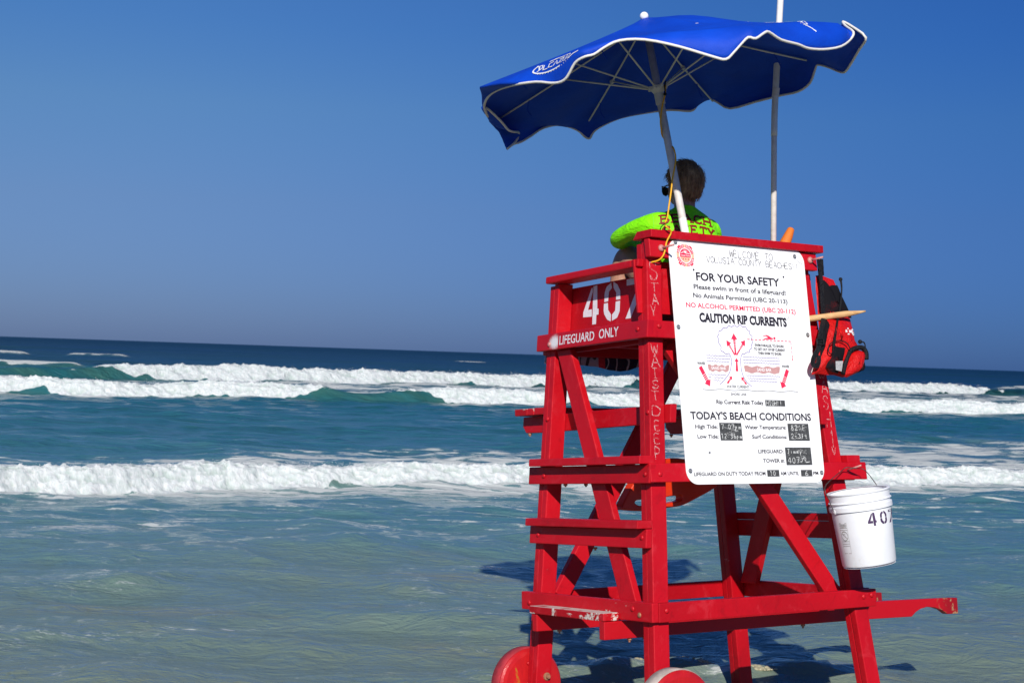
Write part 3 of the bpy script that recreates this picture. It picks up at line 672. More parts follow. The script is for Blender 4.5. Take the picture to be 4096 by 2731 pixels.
G = {'A': [[(0, 0), (.45, 1), (.5, 1), (.95, 0)], [(.2, .38), (.75, .38)]], 'B': [[(0, 0), (0, 1), (.6, .95), (.75, .75), (.6, .55), (0, .52)], [(.6, .54), (.85, .3), (.65, .03), (0, 0)]],
 'C': [[(.9, .8), (.65, 1), (.25, .93), (.02, .5), (.25, .05), (.65, 0), (.92, .2)]], 'D': [[(0, 0), (0, 1), (.5, .95), (.9, .6), (.85, .3), (.5, .02), (0, 0)]],
 'E': [[(.75, 1), (0, 1), (0, 0), (.78, 0)], [(0, .52), (.6, .52)]], 'F': [[(.8, 1), (0, 1), (0, 0)], [(0, .5), (.6, .52)]], 'G': [[(.9, .82), (.6, 1), (.2, .9), (.02, .5), (.2, .08), (.6, 0), (.9, .15), (.9, .45), (.55, .45)]],
 'H': [[(0, 1), (0, 0)], [(.85, 1), (.85, 0)], [(0, .5), (.85, .5)]], 'I': [[(.4, 1), (.4, 0)], [(.1, 1), (.7, 1)], [(.1, 0), (.7, 0)]], 'i': [[(.3, 0), (.3, .5)], [(.3, .7), (.32, .74)]], 'J': [[(.15, 1), (.85, 1)], [(.5, 1), (.5, .25), (.35, 0), (.1, .1)]],
 'L': [[(0, 1), (0, 0), (.75, 0)]], 'M': [[(0, 0), (.1, 1), (.5, .3), (.9, 1), (1, 0)]], 'N': [[(0, 0), (0, 1), (.85, 0), (.85, 1)]], 'O': [[(.45, 1), (.1, .8), (0, .5), (.1, .15), (.45, 0), (.8, .15), (.92, .5), (.8, .85), (.45, 1)]],
 'P': [[(0, 0), (0, 1), (.6, .98), (.85, .75), (.6, .48), (0, .45)]], 'R': [[(0, 0), (0, 1), (.6, .98), (.85, .75), (.6, .52), (0, .48)], [(.4, .5), (.9, 0)]], 'S': [[(.85, .85), (.6, 1), (.2, .95), (.05, .75), (.25, .55), (.7, .42), (.88, .22), (.6, 0), (.2, .02), (0, .2)]],
 'T': [[(0, 1), (.95, 1)], [(.47, 1), (.47, 0)]], 'U': [[(0, 1), (.02, .25), (.3, 0), (.6, 0), (.85, .25), (.88, 1)]], 'V': [[(0, 1), (.4, 0), (.85, 1)]], 'W': [[(0, 1), (.25, 0), (.5, .8), (.75, 0), (1, 1)]], 'Y': [[(0, 1), (.42, .5), (.85, 1)], [(.42, .5), (.42, 0)]],
 '0': [[(.4, 1), (.08, .75), (.05, .3), (.4, 0), (.72, .3), (.72, .75), (.4, 1)]], '1': [[(.1, .8), (.4, 1), (.4, 0)]], '2': [[(.05, .8), (.35, 1), (.7, .8), (.6, .5), (0, 0), (.8, 0)]], '3': [[(.05, .9), (.4, 1), (.7, .8), (.35, .55), (.75, .3), (.4, 0), (.02, .1)]],
 '4': [[(.6, 0), (.6, 1), (0, .35), (.85, .35)]], '6': [[(.6, 1), (.2, .7), (.05, .3), (.35, 0), (.7, .2), (.5, .5), (.1, .4)]], '7': [[(0, 1), (.8, 1), (.3, 0)]], '8': [[(.4, .55), (.1, .8), (.4, 1), (.7, .8), (.4, .55), (.05, .25), (.4, 0), (.75, .25), (.4, .55)]],
 'p': [[(0, -.4), (.05, .5)], [(.05, .4), (.4, .5), (.5, .2), (.1, .05)]], 'm': [[(0, 0), (.05, .45), (.3, .4), (.35, 0)], [(.35, .35), (.6, .45), (.7, 0)]], 'f': [[(.5, .9), (.25, .95), (.2, 0)], [(0, .5), (.5, .5)]], 't': [[(.3, .9), (.25, .1), (.55, 0)], [(0, .55), (.6, .55)]],
 'y': [[(0, .45), (.25, .05)], [(.6, .5), (.1, -.4)]], ':': [[(.2, .65), (.22, .7)], [(.2, .2), (.22, .25)]], '-': [[(.05, .45), (.5, .45)]], '!': [[(.2, 1), (.2, .3)], [(.2, .05), (.2, 0)]], "'": [[(.2, 1), (.15, .8)]], '*': [[(.2, .9), (.35, 1), (.3, .8), (.2, .9)]], ' ': [],
 '~': [[(-.3, .2), (.1, .25), (.3, .6), (.6, 1), (.95, .9), (1.0, .6), (.8, .55), (.7, .75), (.8, .3), (1.2, .12), (1.9, .25)]]}
def strokes(text, x0, x1, y0, h, w, place, jit=.0, dense=0, passes=1, adv=1.25):
    """handwriting: each glyph as ribbons"""
    parts = []; n = len(text); cw = (x1-x0)/(n*adv-(adv-1))
    for i, ch in enumerate(text):
        for st in G[ch]:
            for k in range(passes):
                P = [(x0+cw*(i*adv+a+random.gauss(0, jit)), y0+h*(b+random.gauss(0, jit))) for a, b in st]
                if len(P) > 2 and dense: P = [tuple(q) for q in catmull([np.array(p) for p in P], dense)]
                elif dense: P = [tuple(np.array(P[0])+(np.array(P[-1])-np.array(P[0]))*t) for t in np.linspace(0, 1, dense+2)]
                parts.append(ribbon(P, w, place, .4 if dense else 0))
    return merge(*parts)

# stencilled words on the side board
def on_board(u_, z): return TW((-.0386+SX*z, .842-u_, z))
link_mesh('lettering', *put_text('LIFEGUARD', 0, .292, 1.2265, .044, on_board, .012), mSPRAY, tower)
link_mesh('lettering', *put_text('ONLY', .330, .484, 1.2300, .045, on_board, .012), mSPRAY, tower)
cuts = [(.013, 1.2265), (.047, 1.229), (.084, 1.2285), (.117, 1.2285), (.152, 1.229), (.189, 1.229), (.226, 1.230), (.268, 1.230), (.349, 1.230), (.388, 1.230), (.462, 1.232)]
for cx_, cz_ in cuts:      # the bridges of the stencil
    link_mesh('stencil_gap', *flat([(cx_, cz_-.004), (cx_+.0028, cz_-.004), (cx_+.0028, cz_+.014), (cx_, cz_+.014)], lambda a, z: np.array(on_board(a, z))-T3[:, 0]*.0006), mRED, tower)
    link_mesh('stencil_gap', *flat([(cx_, cz_+.033), (cx_+.0028, cz_+.033), (cx_+.0028, cz_+.050), (cx_, cz_+.050)], lambda a, z: np.array(on_board(a, z))-T3[:, 0]*.0006), mRED, tower)
# chalk on the rear legs
def chalk_mat():
    t = NT('chalk'); n = t.noise(220, 4, .7, t.coord()); n2 = t.noise(30, 4, .6, t.coord())
    a_ = t.math('MULTIPLY', t.step(t.math('ADD', n, t.math('MULTIPLY', n2, .5)), .66, .86), .62); t.set(col=(.78, .62, .62), rough=.9, alpha=a_); return t.m
mCHALK = chalk_mat()
def on_leg(x, z): return TW((x, .0436+KY*z-.0005, z))
CH = [('S', .152, .203, 1.49, .085), ('T', .145, .200, 1.43, .042), ('A', .152, .190, 1.368, .047), ('Y', .138, .172, 1.312, .052), ('W', .119, .159, 1.136, .044), ('A', .113, .163, 1.07, .058), ('I', .112, .153, 1.018, .047),
      ('S', .107, .148, .971, .037), ('T', .097, .142, .915, .042), ('D', .094, .146, .845, .044), ('E', .101, .135, .775, .045), ('E', .092, .128, .715, .045), ('P', .087, .119, .645, .052)]
for c_, xa, xb, z0, h in CH:
    link_mesh('chalk_letter', *strokes(c_, xa, xb, z0, h, .0034, on_leg, .03, 4, 2), mCHALK, tower)
for c_, xa, xb, z0, h in [('W', 1.178, 1.222, 1.045, .022), ('A', 1.187, 1.232, .97, .057), ('S', 1.190, 1.228, .892, .064), ('H', 1.198, 1.232, .80, .08), ('1', 1.218, 1.240, .70, .085), ('V', 1.214, 1.246, .662, .04)]:
    link_mesh('chalk_letter', *strokes(c_, xa, xb, z0, h, .0031, on_leg, .03, 4, 2), mCHALK, tower)

# ================================================================ SAFETY SIGN
def SP(x, z, o=.0026): return TW((x, KY*z-o, z))
signT = thing('safety_sign', 'large white beach safety sign with rip current diagram on the back of the red chair', 'sign', SP(.67, .53, 0))
def rrect(x0, x1, z0, z1, r_, n=8):
    P = []
    for cx, cz, a0 in ((x1-r_, z1-r_, 0), (x0+r_, z1-r_, 90), (x0+r_, z0+r_, 180), (x1-r_, z0+r_, 270)):
        for k in range(n+1):
            a_ = math.radians(a0+90*k/n); P.append((cx+r_*math.cos(a_), cz+r_*math.sin(a_)))
    return P
def sh(x, z): return x+(z-1.1)*.017     # the sheet hangs very slightly askew
def plate(P, o0, o1):
    n = len(P); V = [SP(sh(x, z), z, o1) for x, z in P]+[SP(sh(x, z), z, o0) for x, z in P]
    return V, [tuple(range(n)), tuple(range(2*n-1, n-1, -1))]+[(i, i+n, (i+1) % n+n, (i+1) % n) for i in range(n)]
def sign_mat():
    t = NT('sign_white'); co = t.coord(); n = t.noise(3, 5, .6, co); s1_ = t.noise(45, 6, .75, co, .5)
    c = t.ramp(n, [(.3, (.86, .87, .88)), (.7, (.90, .905, .91))])
    c = t.mix(t.math('MULTIPLY', t.step(s1_, .70, .74), .45), c, (.35, .35, .36))
    return t.set(col=c, rough=.28, spec=.4)
mSIGN = sign_mat()
link_mesh('sheet', *plate(rrect(.2345, 1.110, .525, 1.689, .066), -.003, .0020), mSIGN, signT, bevel=.0008, segs=1)
mSRED = simple('sign_red', (.78, .028, .085), .4, .06); mSBLK = simple('sign_black', (.022, .018, .026), .4, .1); mSPUR = simple('sign_purple', (.10, .035, .30), .4, .1)
mSPNK = simple('sign_dusty_pink', (.55, .30, .29), .45, .08); mSGRY = simple('blackboard_grey', (.055, .058, .06), .75, .55, 60); mCHW = simple('chalk_white', (.66, .67, .66), .9, .2, 200)
mPEACH = simple('sign_peach', (.80, .50, .33), .45, .05); mSCR = simple('scratch_grey', (.38, .39, .40), .6, .3, 90)
TXT = [('FOR YOUR SAFETY', .396, .934, 1.494, .039, .012, mSBLK), ('Please swim in front of a lifeguard!', .375, .968, 1.451, .023, .006, mSBLK), ('No Animals Permitted (UBC 20-113)', .367, .974, 1.409, .022, .006, mSBLK),
 ('NO ALCOHOL PERMITTED (UBC 20-112)', .317, 1.022, 1.360, .023, .006, mSRED), ('CAUTION RIP CURRENTS', .392, .954, 1.294, .043, .03, mSBLK), ('SWIM PARALLEL TO SHORE', .726, .917, 1.187, .0125, .02, mSBLK),
 ('TO GET OUT OF RIP CURRENT', .719, .924, 1.1675, .0125, .02, mSBLK), ('THEN SWIM TO SHORE', .743, .897, 1.148, .0125, .02, mSBLK), ('WAVES', .352, .400, 1.087, .0125, .02, mSBLK), ('WAVES', .890, .939, 1.088, .0125, .02, mSBLK),
 ('WATER CURRENT', .521, .663, .9805, .0125, .004, mSBLK), ('SHORE LINE', .542, .641, .9445, .0115, .004, mSBLK), ('Rip Current Risk Today', .447, .746, .903, .0185, .014, mSBLK), ("TODAY'S BEACH CONDITIONS", .280, 1.049, .8285, .035, .012, mSBLK),
 ('High Tide:', .303, .440, .785, .018, .010, mSBLK), ('Low Tide:', .311, .440, .739, .018, .010, mSBLK), ('Water Temperature:', .609, .877, .785, .018, .010, mSBLK), ('Surf Conditions:', .650, .877, .739, .018, .010, mSBLK),
 ('LIFEGUARD:', .680, .843, .6695, .017, .010, mSBLK), ('TOWER #:', .705, .843, .6245, .0175, .010, mSBLK), ('LIFEGUARD ON DUTY TODAY FROM', .269, .712, .5645, .017, .010, mSBLK), ('AM UNTIL', .808, .930, .5635, .017, .010, mSBLK), ('PM', 1.024, 1.059, .563, .017, .010, mSBLK)]
for s_, xa, xb, z0, h, b_, m_ in TXT: link_mesh('lettering', *put_text(s_, xa, xb, z0, h, SP, b_*1.2+.014), m_, signT)
link_mesh('lettering', *strokes('WELCOME TO', .622, .907, 1.6225, .034, .0027, SP, 0, 4, 1, 1.12), mSBLK, signT)
link_mesh('lettering', *strokes('VOLUSIA COUNTY BEACHES!!', .474, 1.082, 1.587, .029, .0026, SP, 0, 4, 1, 1.12), mSBLK, signT)
PL = [('high', .757, .886, .896, .926), ('tide', .451, .589, .729, .813), ('temp', .887, 1.026, .729, .813), ('guard', .854, 1.025, .611, .697), ('ten', .723, .801, .557, .589), ('six', .943, 1.018, .556, .588)]
for _, xa, xb, za, zb in PL: link_mesh('chalk_field', *flat([(xa, za), (xb, za), (xb, zb), (xa, zb)], SP), mSGRY, signT)
S2 = lambda x, z: SP(x, z, .0032)
for s_, xa, xb, z0, h in [('HIGH!!', .764, .868, .900, .022), ('7:07pm', .462, .588, .783, .023), ('12:36pm', .458, .588, .739, .022), ("82*F", .908, 1.005, .781, .024), ('2-3ft', .905, 1.015, .741, .022), ('Jimmy', .868, .965, .668, .020), ('407', .868, .945, .620, .028), ('~', .956, .985, .622, .026), ('10', .742, .778, .562, .022), ('6', .970, .995, .560, .023)]:
    link_mesh('chalk_writing', *strokes(s_, xa, xb, z0, h, .0026, S2, .02, 3, 1), mCHW, signT)
sm = []
for i in range(60):
    _, xa, xb, za, zb = random.choice(PL[1:4]); cx, cz = random.uniform(xa+.012, xb-.03), random.uniform(za+.008, zb-.012)
    sm.append(ribbon([(cx+random.gauss(0, .004)+k*.003, cz+random.gauss(0, .003)) for k in range(6)], .0007, lambda x, z: SP(x, z, .0030)))
link_mesh('chalk_smudge', *merge(*sm), mCHW, signT)
# rip current diagram
def wavy(x0, x1, z, amp=.0035, per=.0165, w=.0022, sl=0):
    n = max(3, int((x1-x0)/per)); P = []
    for i in range(n*6+1):
        t = i/6; P.append((x0+(x1-x0)*i/(n*6), z+amp*(abs(math.sin(math.pi*t))**.8)*-1+amp+sl*i))
    return ribbon(P, w, SP)
wl_ = [(.414, .559, 1.131), (.413, .560, 1.1175), (.414, .552, 1.1035), (.414, .523, 1.040), (.445, .508, 1.026), (.443, .490, 1.0125), (.415, .430, 1.026), (.643, .879, 1.131), (.641, .880, 1.117), (.641, .878, 1.1035), (.653, .875, 1.041), (.661, .847, 1.027), (.670, .848, 1.0145)]
link_mesh('wave_marks', *merge(*[wavy(a, b, z) for a, b, z in wl_]), mSPUR, signT)
blob = [(.481, .996), (.51, 1.017), (.549, 1.055), (.566, 1.10), (.568, 1.117), (.562, 1.138), (.553, 1.146), (.538, 1.142), (.522, 1.152), (.507, 1.159), (.510, 1.178), (.497, 1.195), (.500, 1.212), (.494, 1.225), (.505, 1.238), (.507, 1.252), (.525, 1.257), (.535, 1.269), (.556, 1.268), (.572, 1.281), (.59, 1.276), (.606, 1.285), (.625, 1.278), (.645, 1.288), (.66, 1.279), (.680, 1.281), (.687, 1.266), (.702, 1.260), (.701, 1.245), (.716, 1.236), (.709, 1.22), (.716, 1.205), (.705, 1.193), (.706, 1.178), (.69, 1.168), (.688, 1.156), (.670, 1.155), (.655, 1.147), (.642, 1.147), (.630, 1.13), (.625, 1.108), (.625, 1.07), (.632, 1.04), (.65, 1.012), (.682, .988)]
link_mesh('current_outline', *ribbon([tuple(q) for q in catmull([np.array(p) for p in blob], 3)], .0030, SP), mSPUR, signT)
def sandbar(x0, x1, z0, z1):
    n = 24; top = [(x0+(x1-x0)*i/n, z1+.0035*math.sin(i*.9)) for i in range(n+1)]; bot = [(x0+.004+(x1-x0-.012)*i/n, z0+.0035*math.sin(i*.8+1)) for i in range(n+1)]
    V = [SP(*p) for p in top+bot]; return V, [(i, n+1+i, n+2+i, i+1) for i in range(n)]
link_mesh('sand_bar', *sandbar(.415, .551, 1.058, 1.087), mSPNK, signT); link_mesh('sand_bar', *sandbar(.643, .878, 1.057, 1.088), mSPNK, signT)
mSWH = simple('sign_text_white', (.85, .85, .85), .4, .03)
link_mesh('lettering', *put_text('SAND BAR', .436, .527, 1.066, .0135, S2, .02), mSWH, signT); link_mesh('lettering', *put_text('SAND BAR', .725, .818, 1.066, .0145, S2, .02), mSWH, signT)
def arrow(tail, tip, w0, w1, hw, hl, segs=0, bars=0):
    t0 = np.array(tail); t1 = np.array(tip); d = t1-t0; L = np.linalg.norm(d); d /= L; n_ = np.array([-d[1], d[0]]); parts = []
    e_ = L-hl
    if not bars: parts.append(flat([t0-n_*w0/2, t0+d*e_-n_*w1/2, t0+d*e_+n_*w1/2, t0+n_*w0/2], SP))
    else:
        b0 = e_*.52; parts.append(flat([t0-n_*w0/2, t0+d*b0-n_*w0/2, t0+d*b0+n_*w0/2, t0+n_*w0/2], SP)); st = (e_-b0)/bars
        for i in range(bars):
            a_ = b0+st*i+st*.25; c_ = b0+st*(i+1); w = w0+(w1-w0)*(i+1)/bars
            parts.append(flat([t0+d*a_-n_*w/2, t0+d*c_-n_*w/2, t0+d*c_+n_*w/2, t0+d*a_+n_*w/2], SP))
    parts.append(flat([t1-d*hl-n_*hw/2, t1, t1-d*hl+n_*hw/2], SP)); return merge(*parts)
link_mesh('current_arrow', *merge(arrow((.598, 1.140), (.598, 1.246), .010, .016, .040, .030, bars=5), arrow((.592, 1.140), (.548, 1.210), .008, .013, .034, .026, bars=4), arrow((.604, 1.140), (.667, 1.214), .008, .013, .034, .026, bars=4), arrow((.596, 1.061), (.601, 1.126), .016, .009, .027, .018), arrow((.528, 1.001), (.561, 1.036), .010, .010, .024, .015, bars=3), arrow((.648, .999), (.619, 1.034), .010, .010, .024, .015, bars=3)), mSRED, signT)
link_mesh('wave_arrow', *arrow((.368, 1.077), (.418, .984), .021, .021, .045, .028, bars=4), mSRED, signT); link_mesh('wave_arrow', *arrow((.926, 1.077), (.875, .984), .021, .021, .045, .028, bars=4), mSRED, signT)
ds = [ribbon([(a, 1.2195), (a+.0165, 1.2195)], .0042, SP) for a in np.arange(.682, .965, .0245)]+[ribbon([(.968, a), (.968, a-.013)], .0036, SP) for a in np.arange(1.215, 1.145, -.021)]
link_mesh('route_dashes', *merge(*ds, arrow((.9675, 1.138), (.967, 1.122), .003, .003, .010, .009)), mSRED, signT)
swm = [(.784, 1.223), (.80, 1.230), (.82, 1.233), (.806, 1.240), (.786, 1.239), (.790, 1.243), (.812, 1.246), (.828, 1.241), (.842, 1.233), (.850, 1.232), (.852, 1.226), (.83, 1.224), (.81, 1.224)]
link_mesh('swimmer_mark', *merge(flat(swm, SP), flat([(.861+.0075*math.cos(a), 1.2315+.0065*math.sin(a)) for a in np.linspace(0, 2*math.pi, 13)[:-1]], SP)), mSRED, signT)
link_mesh('shore_line', *ribbon([(x, .9695+.0022*math.sin(x*42)) for x in np.linspace(.371, .981, 60)], .0024, SP), mSBLK, signT)
# round emblem
EC = (.342, 1.610); RX, RZ = .060, .060
def ring(r0, r1, a0, a1, o=.0026, n=None):
    n = n or max(3, int(abs(a1-a0)/8)); V = []
    for i in range(n+1):
        a_ = math.radians(a0+(a1-a0)*i/n); V += [SP(EC[0]+RX*r0*math.cos(a_), EC[1]+RZ*r0*math.sin(a_), o), SP(EC[0]+RX*r1*math.cos(a_), EC[1]+RZ*r1*math.sin(a_), o)]
    return V, [(2*i, 2*i+1, 2*i+3, 2*i+2) for i in range(n)]
link_mesh('emblem_rope', *merge(*[ring(.97, 1.03, a, a+5) for a in range(0, 360, 9)]), mPEACH, signT)
link_mesh('emblem_ring', *ring(.64, .90, 0, 360), mPEACH, signT)
link_mesh('emblem_band', *merge(*[ring(.64, .90, a-34, a+34, .0030) for a in (48, 132, 228, 312)], *[ring(.88, 1.0, a-9, a+9, .0030) for a in (48, 132, 228, 312)]), mSRED, signT)
link_mesh('emblem_disc', *flat([(EC[0]+RX*.56*math.cos(a), EC[1]+RZ*.56*math.sin(a)) for a in np.linspace(0, 2*math.pi, 33)[:-1]], SP), mSRED, signT)
lw = [(EC[0]+RX*.56*math.cos(math.radians(a)), EC[1]+RZ*.56*math.sin(math.radians(a))) for a in np.linspace(195, 345, 20)]
link_mesh('emblem_lower', *flat(lw, lambda x, z: SP(x, z, .0030)), mPEACH, signT)
sunp = [flat([(EC[0]+RX*.15*math.cos(a), EC[1]+.014+RZ*.15*math.sin(a)) for a in np.linspace(0, math.pi, 10)], S2)]+[ribbon([(EC[0]+RX*.19*math.cos(a), EC[1]+.014+RZ*.19*math.sin(a)), (EC[0]+RX*.28*math.cos(a), EC[1]+.014+RZ*.28*math.sin(a))], .0015, S2) for a in np.linspace(.2, math.pi-.2, 7)]
sunp.append(ribbon([(EC[0]-.028, EC[1]+.011), (EC[0]-.010, EC[1]+.016), (EC[0]+.008, EC[1]+.010), (EC[0]+.028, EC[1]+.010)], .003, S2))
link_mesh('emblem_sun', *merge(*sunp, put_text('Volusia County', EC[0]-.029, EC[0]+.029, EC[1]-.003, .007, S2, .02)), mSWH, signT)
def arc_text(s_, a_mid, span, r_, up=True):
    parts = []; n = len(s_)
    for i, ch in enumerate(s_):
        t_ = (i-(n-1)/2)/(n-1)*span; a_ = math.radians(a_mid-t_ if up else a_mid+t_)
        c_, s2_ = math.cos(a_), math.sin(a_); tx_, tz_ = (s2_, -c_) if up else (-s2_, c_); nx_, nz_ = (c_, s2_) if up else (-c_, -s2_)
        v, f__ = glyphs(ch, .03); hh = .0095; ww = .0065
        parts.append(([S2(EC[0]+RX*r_*c_+tx_*ww*(a-.5)+nx_*hh*(b-.5), EC[1]+RZ*r_*s2_+tz_*ww*(a-.5)+nz_*hh*(b-.5)) for a, b in v], f__))
    return merge(*parts)
link_mesh('emblem_text', *merge(arc_text('BEACH', 132, 50, .77), arc_text('SAFETY', 48, 52, .77), arc_text('OCEAN', 228, 50, .77, False), arc_text('RESCUE', 312, 52, .77, False)), mSWH, signT)
link_mesh('emblem_symbols', *merge(*[flat([(EC[0]+dx+.004*math.cos(a), EC[1]-.018+.004*math.sin(a)) for a in np.linspace(0, 2*math.pi, 9)[:-1]], lambda x, z: SP(x, z, .0034)) for dx in (-.016, 0, .016)]), mSRED, signT)
# screws with washers, empty holes, scratches
for x, z in [(.287, 1.671), (1.055, 1.654), (.257, 1.261), (1.087, 1.257), (.248, .588), (1.080, .573), (.374, .672)]:
    rr = .0115 if x != .374 else .006
    link_mesh('screw', *lathe([(0, rr), (.0025, rr), (.003, rr*.62), (.006, rr*.58), (.0065, rr*.3), (.004, .001)], (x, KY*z-.002, z), (x, KY*z-1, z+.11), 16, TW, cap=False), mSTEEL, signT)
for x, z in [(.385, 1.543), (.965, 1.544)]:
    link_mesh('screw_hole', *flat([(x+.0055*math.cos(a), z+.0055*math.sin(a)) for a in np.linspace(0, 2*math.pi, 13)[:-1]], SP), mSBLK, signT)
sc_ = []
def scr(P, w=.0011): sc_.append(ribbon(P, w, lambda x, z: SP(x, z, .0024), .5))
scr([(.345, 1.535), (.40, 1.36), (.43, 1.25)]); scr([(.432, 1.25), (.445, 1.268), (.53, 1.262)]); scr([(.432, 1.25), (.47, 1.10), (.485, 1.03)]); scr([(.44, 1.25), (.49, 1.05)], .0007)
scr([(.265, .93), (.33, .905), (.40, .895)], .001); scr([(.57, .93), (.552, .80), (.548, .66), (.553, .575)]); scr([(.78, .53), (.86, .585), (.89, .60)]); scr([(1.065, .665), (1.08, .58)]); scr([(.955, 1.325), (.975, 1.345)], .003); scr([(1.06, 1.64), (1.105, 1.615)], .003)
for i in range(60):
    x, z = random.choice([(random.uniform(1.02, 1.10), random.uniform(1.3, 1.66)), (random.uniform(.26, 1.08), random.uniform(.535, .60)), (random.uniform(.25, 1.09), random.uniform(.55, 1.66))])
    a_ = random.uniform(0, 6.3); l_ = random.uniform(.002, .012); scr([(x, z), (x+l_*math.cos(a_), z+l_*math.sin(a_)), (x+l_*1.3*math.cos(a_+.5), z+l_*1.3*math.sin(a_+.5))], random.uniform(.0006, .0015))
link_mesh('scratches', *merge(*sc_), mSCR, signT)
# ================================================================ UMBRELLA
B0 = np.array([0.8176, 7.5797, 2.3758]); AX = np.array([-.2139, .0815, 1.0]); AX /= np.linalg.norm(AX)
E1 = np.array([1, 0, 0])-AX[0]*AX; E1 /= np.linalg.norm(E1); E2 = np.cross(AX, E1)
PH = math.radians(154.34); LC, LHUB, LBALL, RRIB, DRIB = 1.0118, .7229, 1.0867, .8577, .2276
CROWN = B0+AX*LC
RIM = [(-185, -3.236, 0.269, 0.91), (-179, -3.123, 0.24, 0.917), (-172, -3.005, 0.221, 0.887), (-164, -2.871, 0.221, 0.83), (-153, -2.505, 0.289, 0.96), (-142, -2.341, 0.32, 0.963), (-134, -2.234, 0.356, 0.965), (-128, -2.17, 0.369, 0.967), (-124, -2.124, 0.36, 0.969), (-120, -2.062, 0.317, 0.97), (-117, -2.007, 0.307, 0.97), (-114, -1.967, 0.304, 0.97), (-110, -1.918, 0.283, 0.971), (-105, -1.844, 0.266, 0.971), (-97, -1.727, 0.283, 0.971), (-88, -1.574, 0.34, 0.97), (-80, -1.426, 0.411, 0.969), (-76, -1.371, 0.432, 0.968), (-73, -1.332, 0.409, 0.968), (-71, -1.297, 0.382, 0.968), (-69, -1.259, 0.356, 0.969), (-66, -1.225, 0.365, 0.966), (-63, -1.159, 0.336, 0.967), (-59, -1.119, 0.329, 0.965), (-54, -1.037, 0.358, 0.963), (-48, -0.908, 0.372, 0.964), (-42, -0.825, 0.385, 0.961), (-36, -0.699, 0.384, 0.963), (-30, -0.558, 0.364, 0.966), (-24, -0.411, 0.31, 0.965), (-18, -0.395, 0.278, 0.986), (-13, -0.29, 0.218, 0.979), (-8, -0.224, 0.178, 0.982), (-4, -0.27, 0.224, 1.014), (0, -0.342, 0.306, 1.05), (5, -0.202, 0.321, 1.042), (9, -0.045, 0.344, 1.023), (12, 0.069, 0.357, 1.007), (15, 0.153, 0.339, 0.997), (18, 0.299, 0.274, 0.969), (21, 0.387, 0.233, 0.967), (23, 0.409, 0.251, 0.968), (27, 0.459, 0.308, 0.97), (32, 0.546, 0.328, 0.97), (37, 0.664, 0.315, 0.969), (45, 0.851, 0.299, 0.967), (53, 1.036, 0.284, 0.966), (58, 1.117, 0.222, 0.966), (63, 1.191, 0.168, 0.967), (65, 1.211, 0.198, 0.967), (67, 1.232, 0.227, 0.968), (69, 1.269, 0.244, 0.968), (75, 1.38, 0.218, 0.968), (83, 1.534, 0.208, 0.969), (92, 1.69, 0.21, 0.969), (99, 1.805, 0.237, 0.97), (105, 1.852, 0.261, 0.969), (109, 1.876, 0.29, 0.969), (112, 1.901, 0.276, 0.968), (116, 1.948, 0.238, 0.965), (122, 2.075, 0.213, 0.965), (130, 2.22, 0.234, 0.965), (137, 2.33, 0.278, 0.965), (142, 2.421, 0.312, 0.966), (146, 2.486, 0.326, 0.965), (150, 2.542, 0.353, 0.965), (154, 2.473, 0.312, 0.955), (157, 2.443, 0.268, 0.949), (160, 2.768, 0.32, 0.794), (163, 2.819, 0.313, 0.819), (167, 2.896, 0.274, 0.85), (173, 3.025, 0.217, 0.914)]
umb = thing('beach_umbrella', 'tilted bright blue beach umbrella with white piped edge above the lifeguard', 'umbrella', B0)
def US(th, h, R): return CROWN-AX*h+R*(math.cos(th)*E1+math.sin(th)*E2)
def oct_r(th, R):
    m2 = ((th-PH+math.pi/8) % (math.pi/4))-math.pi/8; return R*math.cos(math.pi/8)/math.cos(math.pi/8-abs(m2))
rim = [US(a[1], a[2], (lambda t, R: R*math.cos(math.pi/8)/math.cos(math.pi/8-abs(((t-PH+math.pi/8) % (math.pi/4))-math.pi/8)))(a[1], a[3])) for a in RIM]
canon = [math.radians(a[0]) for a in RIM]
n0 = len(rim)
# refine the measured edge with a closed spline
def closed_spline(P, k):
    out = []; n = len(P)
    for i in range(n):
        a, b, c, d = P[(i-1) % n], P[i], P[(i+1) % n], P[(i+2) % n]
        for j in range(k):
            t = j/k; out.append(.5*((2*b)+(c-a)*t+(2*a-5*b+4*c-d)*t*t+(-a+3*b-3*c+d)*t**3))
    return out
KS = 3
rimS = closed_spline([np.array(p) for p in rim], KS)
cn = []
for i in range(n0):
    a = canon[i]; b = canon[(i+1) % n0]; b = b if b > a else b+2*math.pi
    cn += [a+(b-a)*j/KS for j in range(KS)]
hc = [float((CROWN-p)@AX) for p in rimS]
RE, HE = .915, .205
NR = 14
def canopy_pt(th, q):
    """q 0..1 from the crown to the seam at the edge"""
    R = oct_r(th, RE)*q; m = abs(math.sin((th-PH)*4)) if False else .5-.5*math.cos((th-PH)*8)
    he = .226-.014*math.sin(th)+.010*float(sst(.3, -.8, math.cos(th)))-.040*math.exp(-(((th-math.radians(186)+math.pi) % (2*math.pi)-math.pi)/.38)**2)+.05*math.exp(-((th+1.22)/.35)**2); h = -.06+(he+.06)*q**.9
    h += .016*m*math.sin(math.pi*q)*(1+.5*math.sin(th*3.0+.6))-.034*math.exp(-((q-.28)/.2)**2-((th+.75)/.8)**2)         # panels belly out between the ribs
    return US(th, h, R)
V = []; F = []; nc_ = len(cn)
for r_ in range(1, NR+1):
    for i in range(nc_): V.append(canopy_pt(((cn[i]+math.pi) % (2*math.pi))-math.pi, r_/NR))
seam0 = (NR-1)*nc_
NV_ = 7
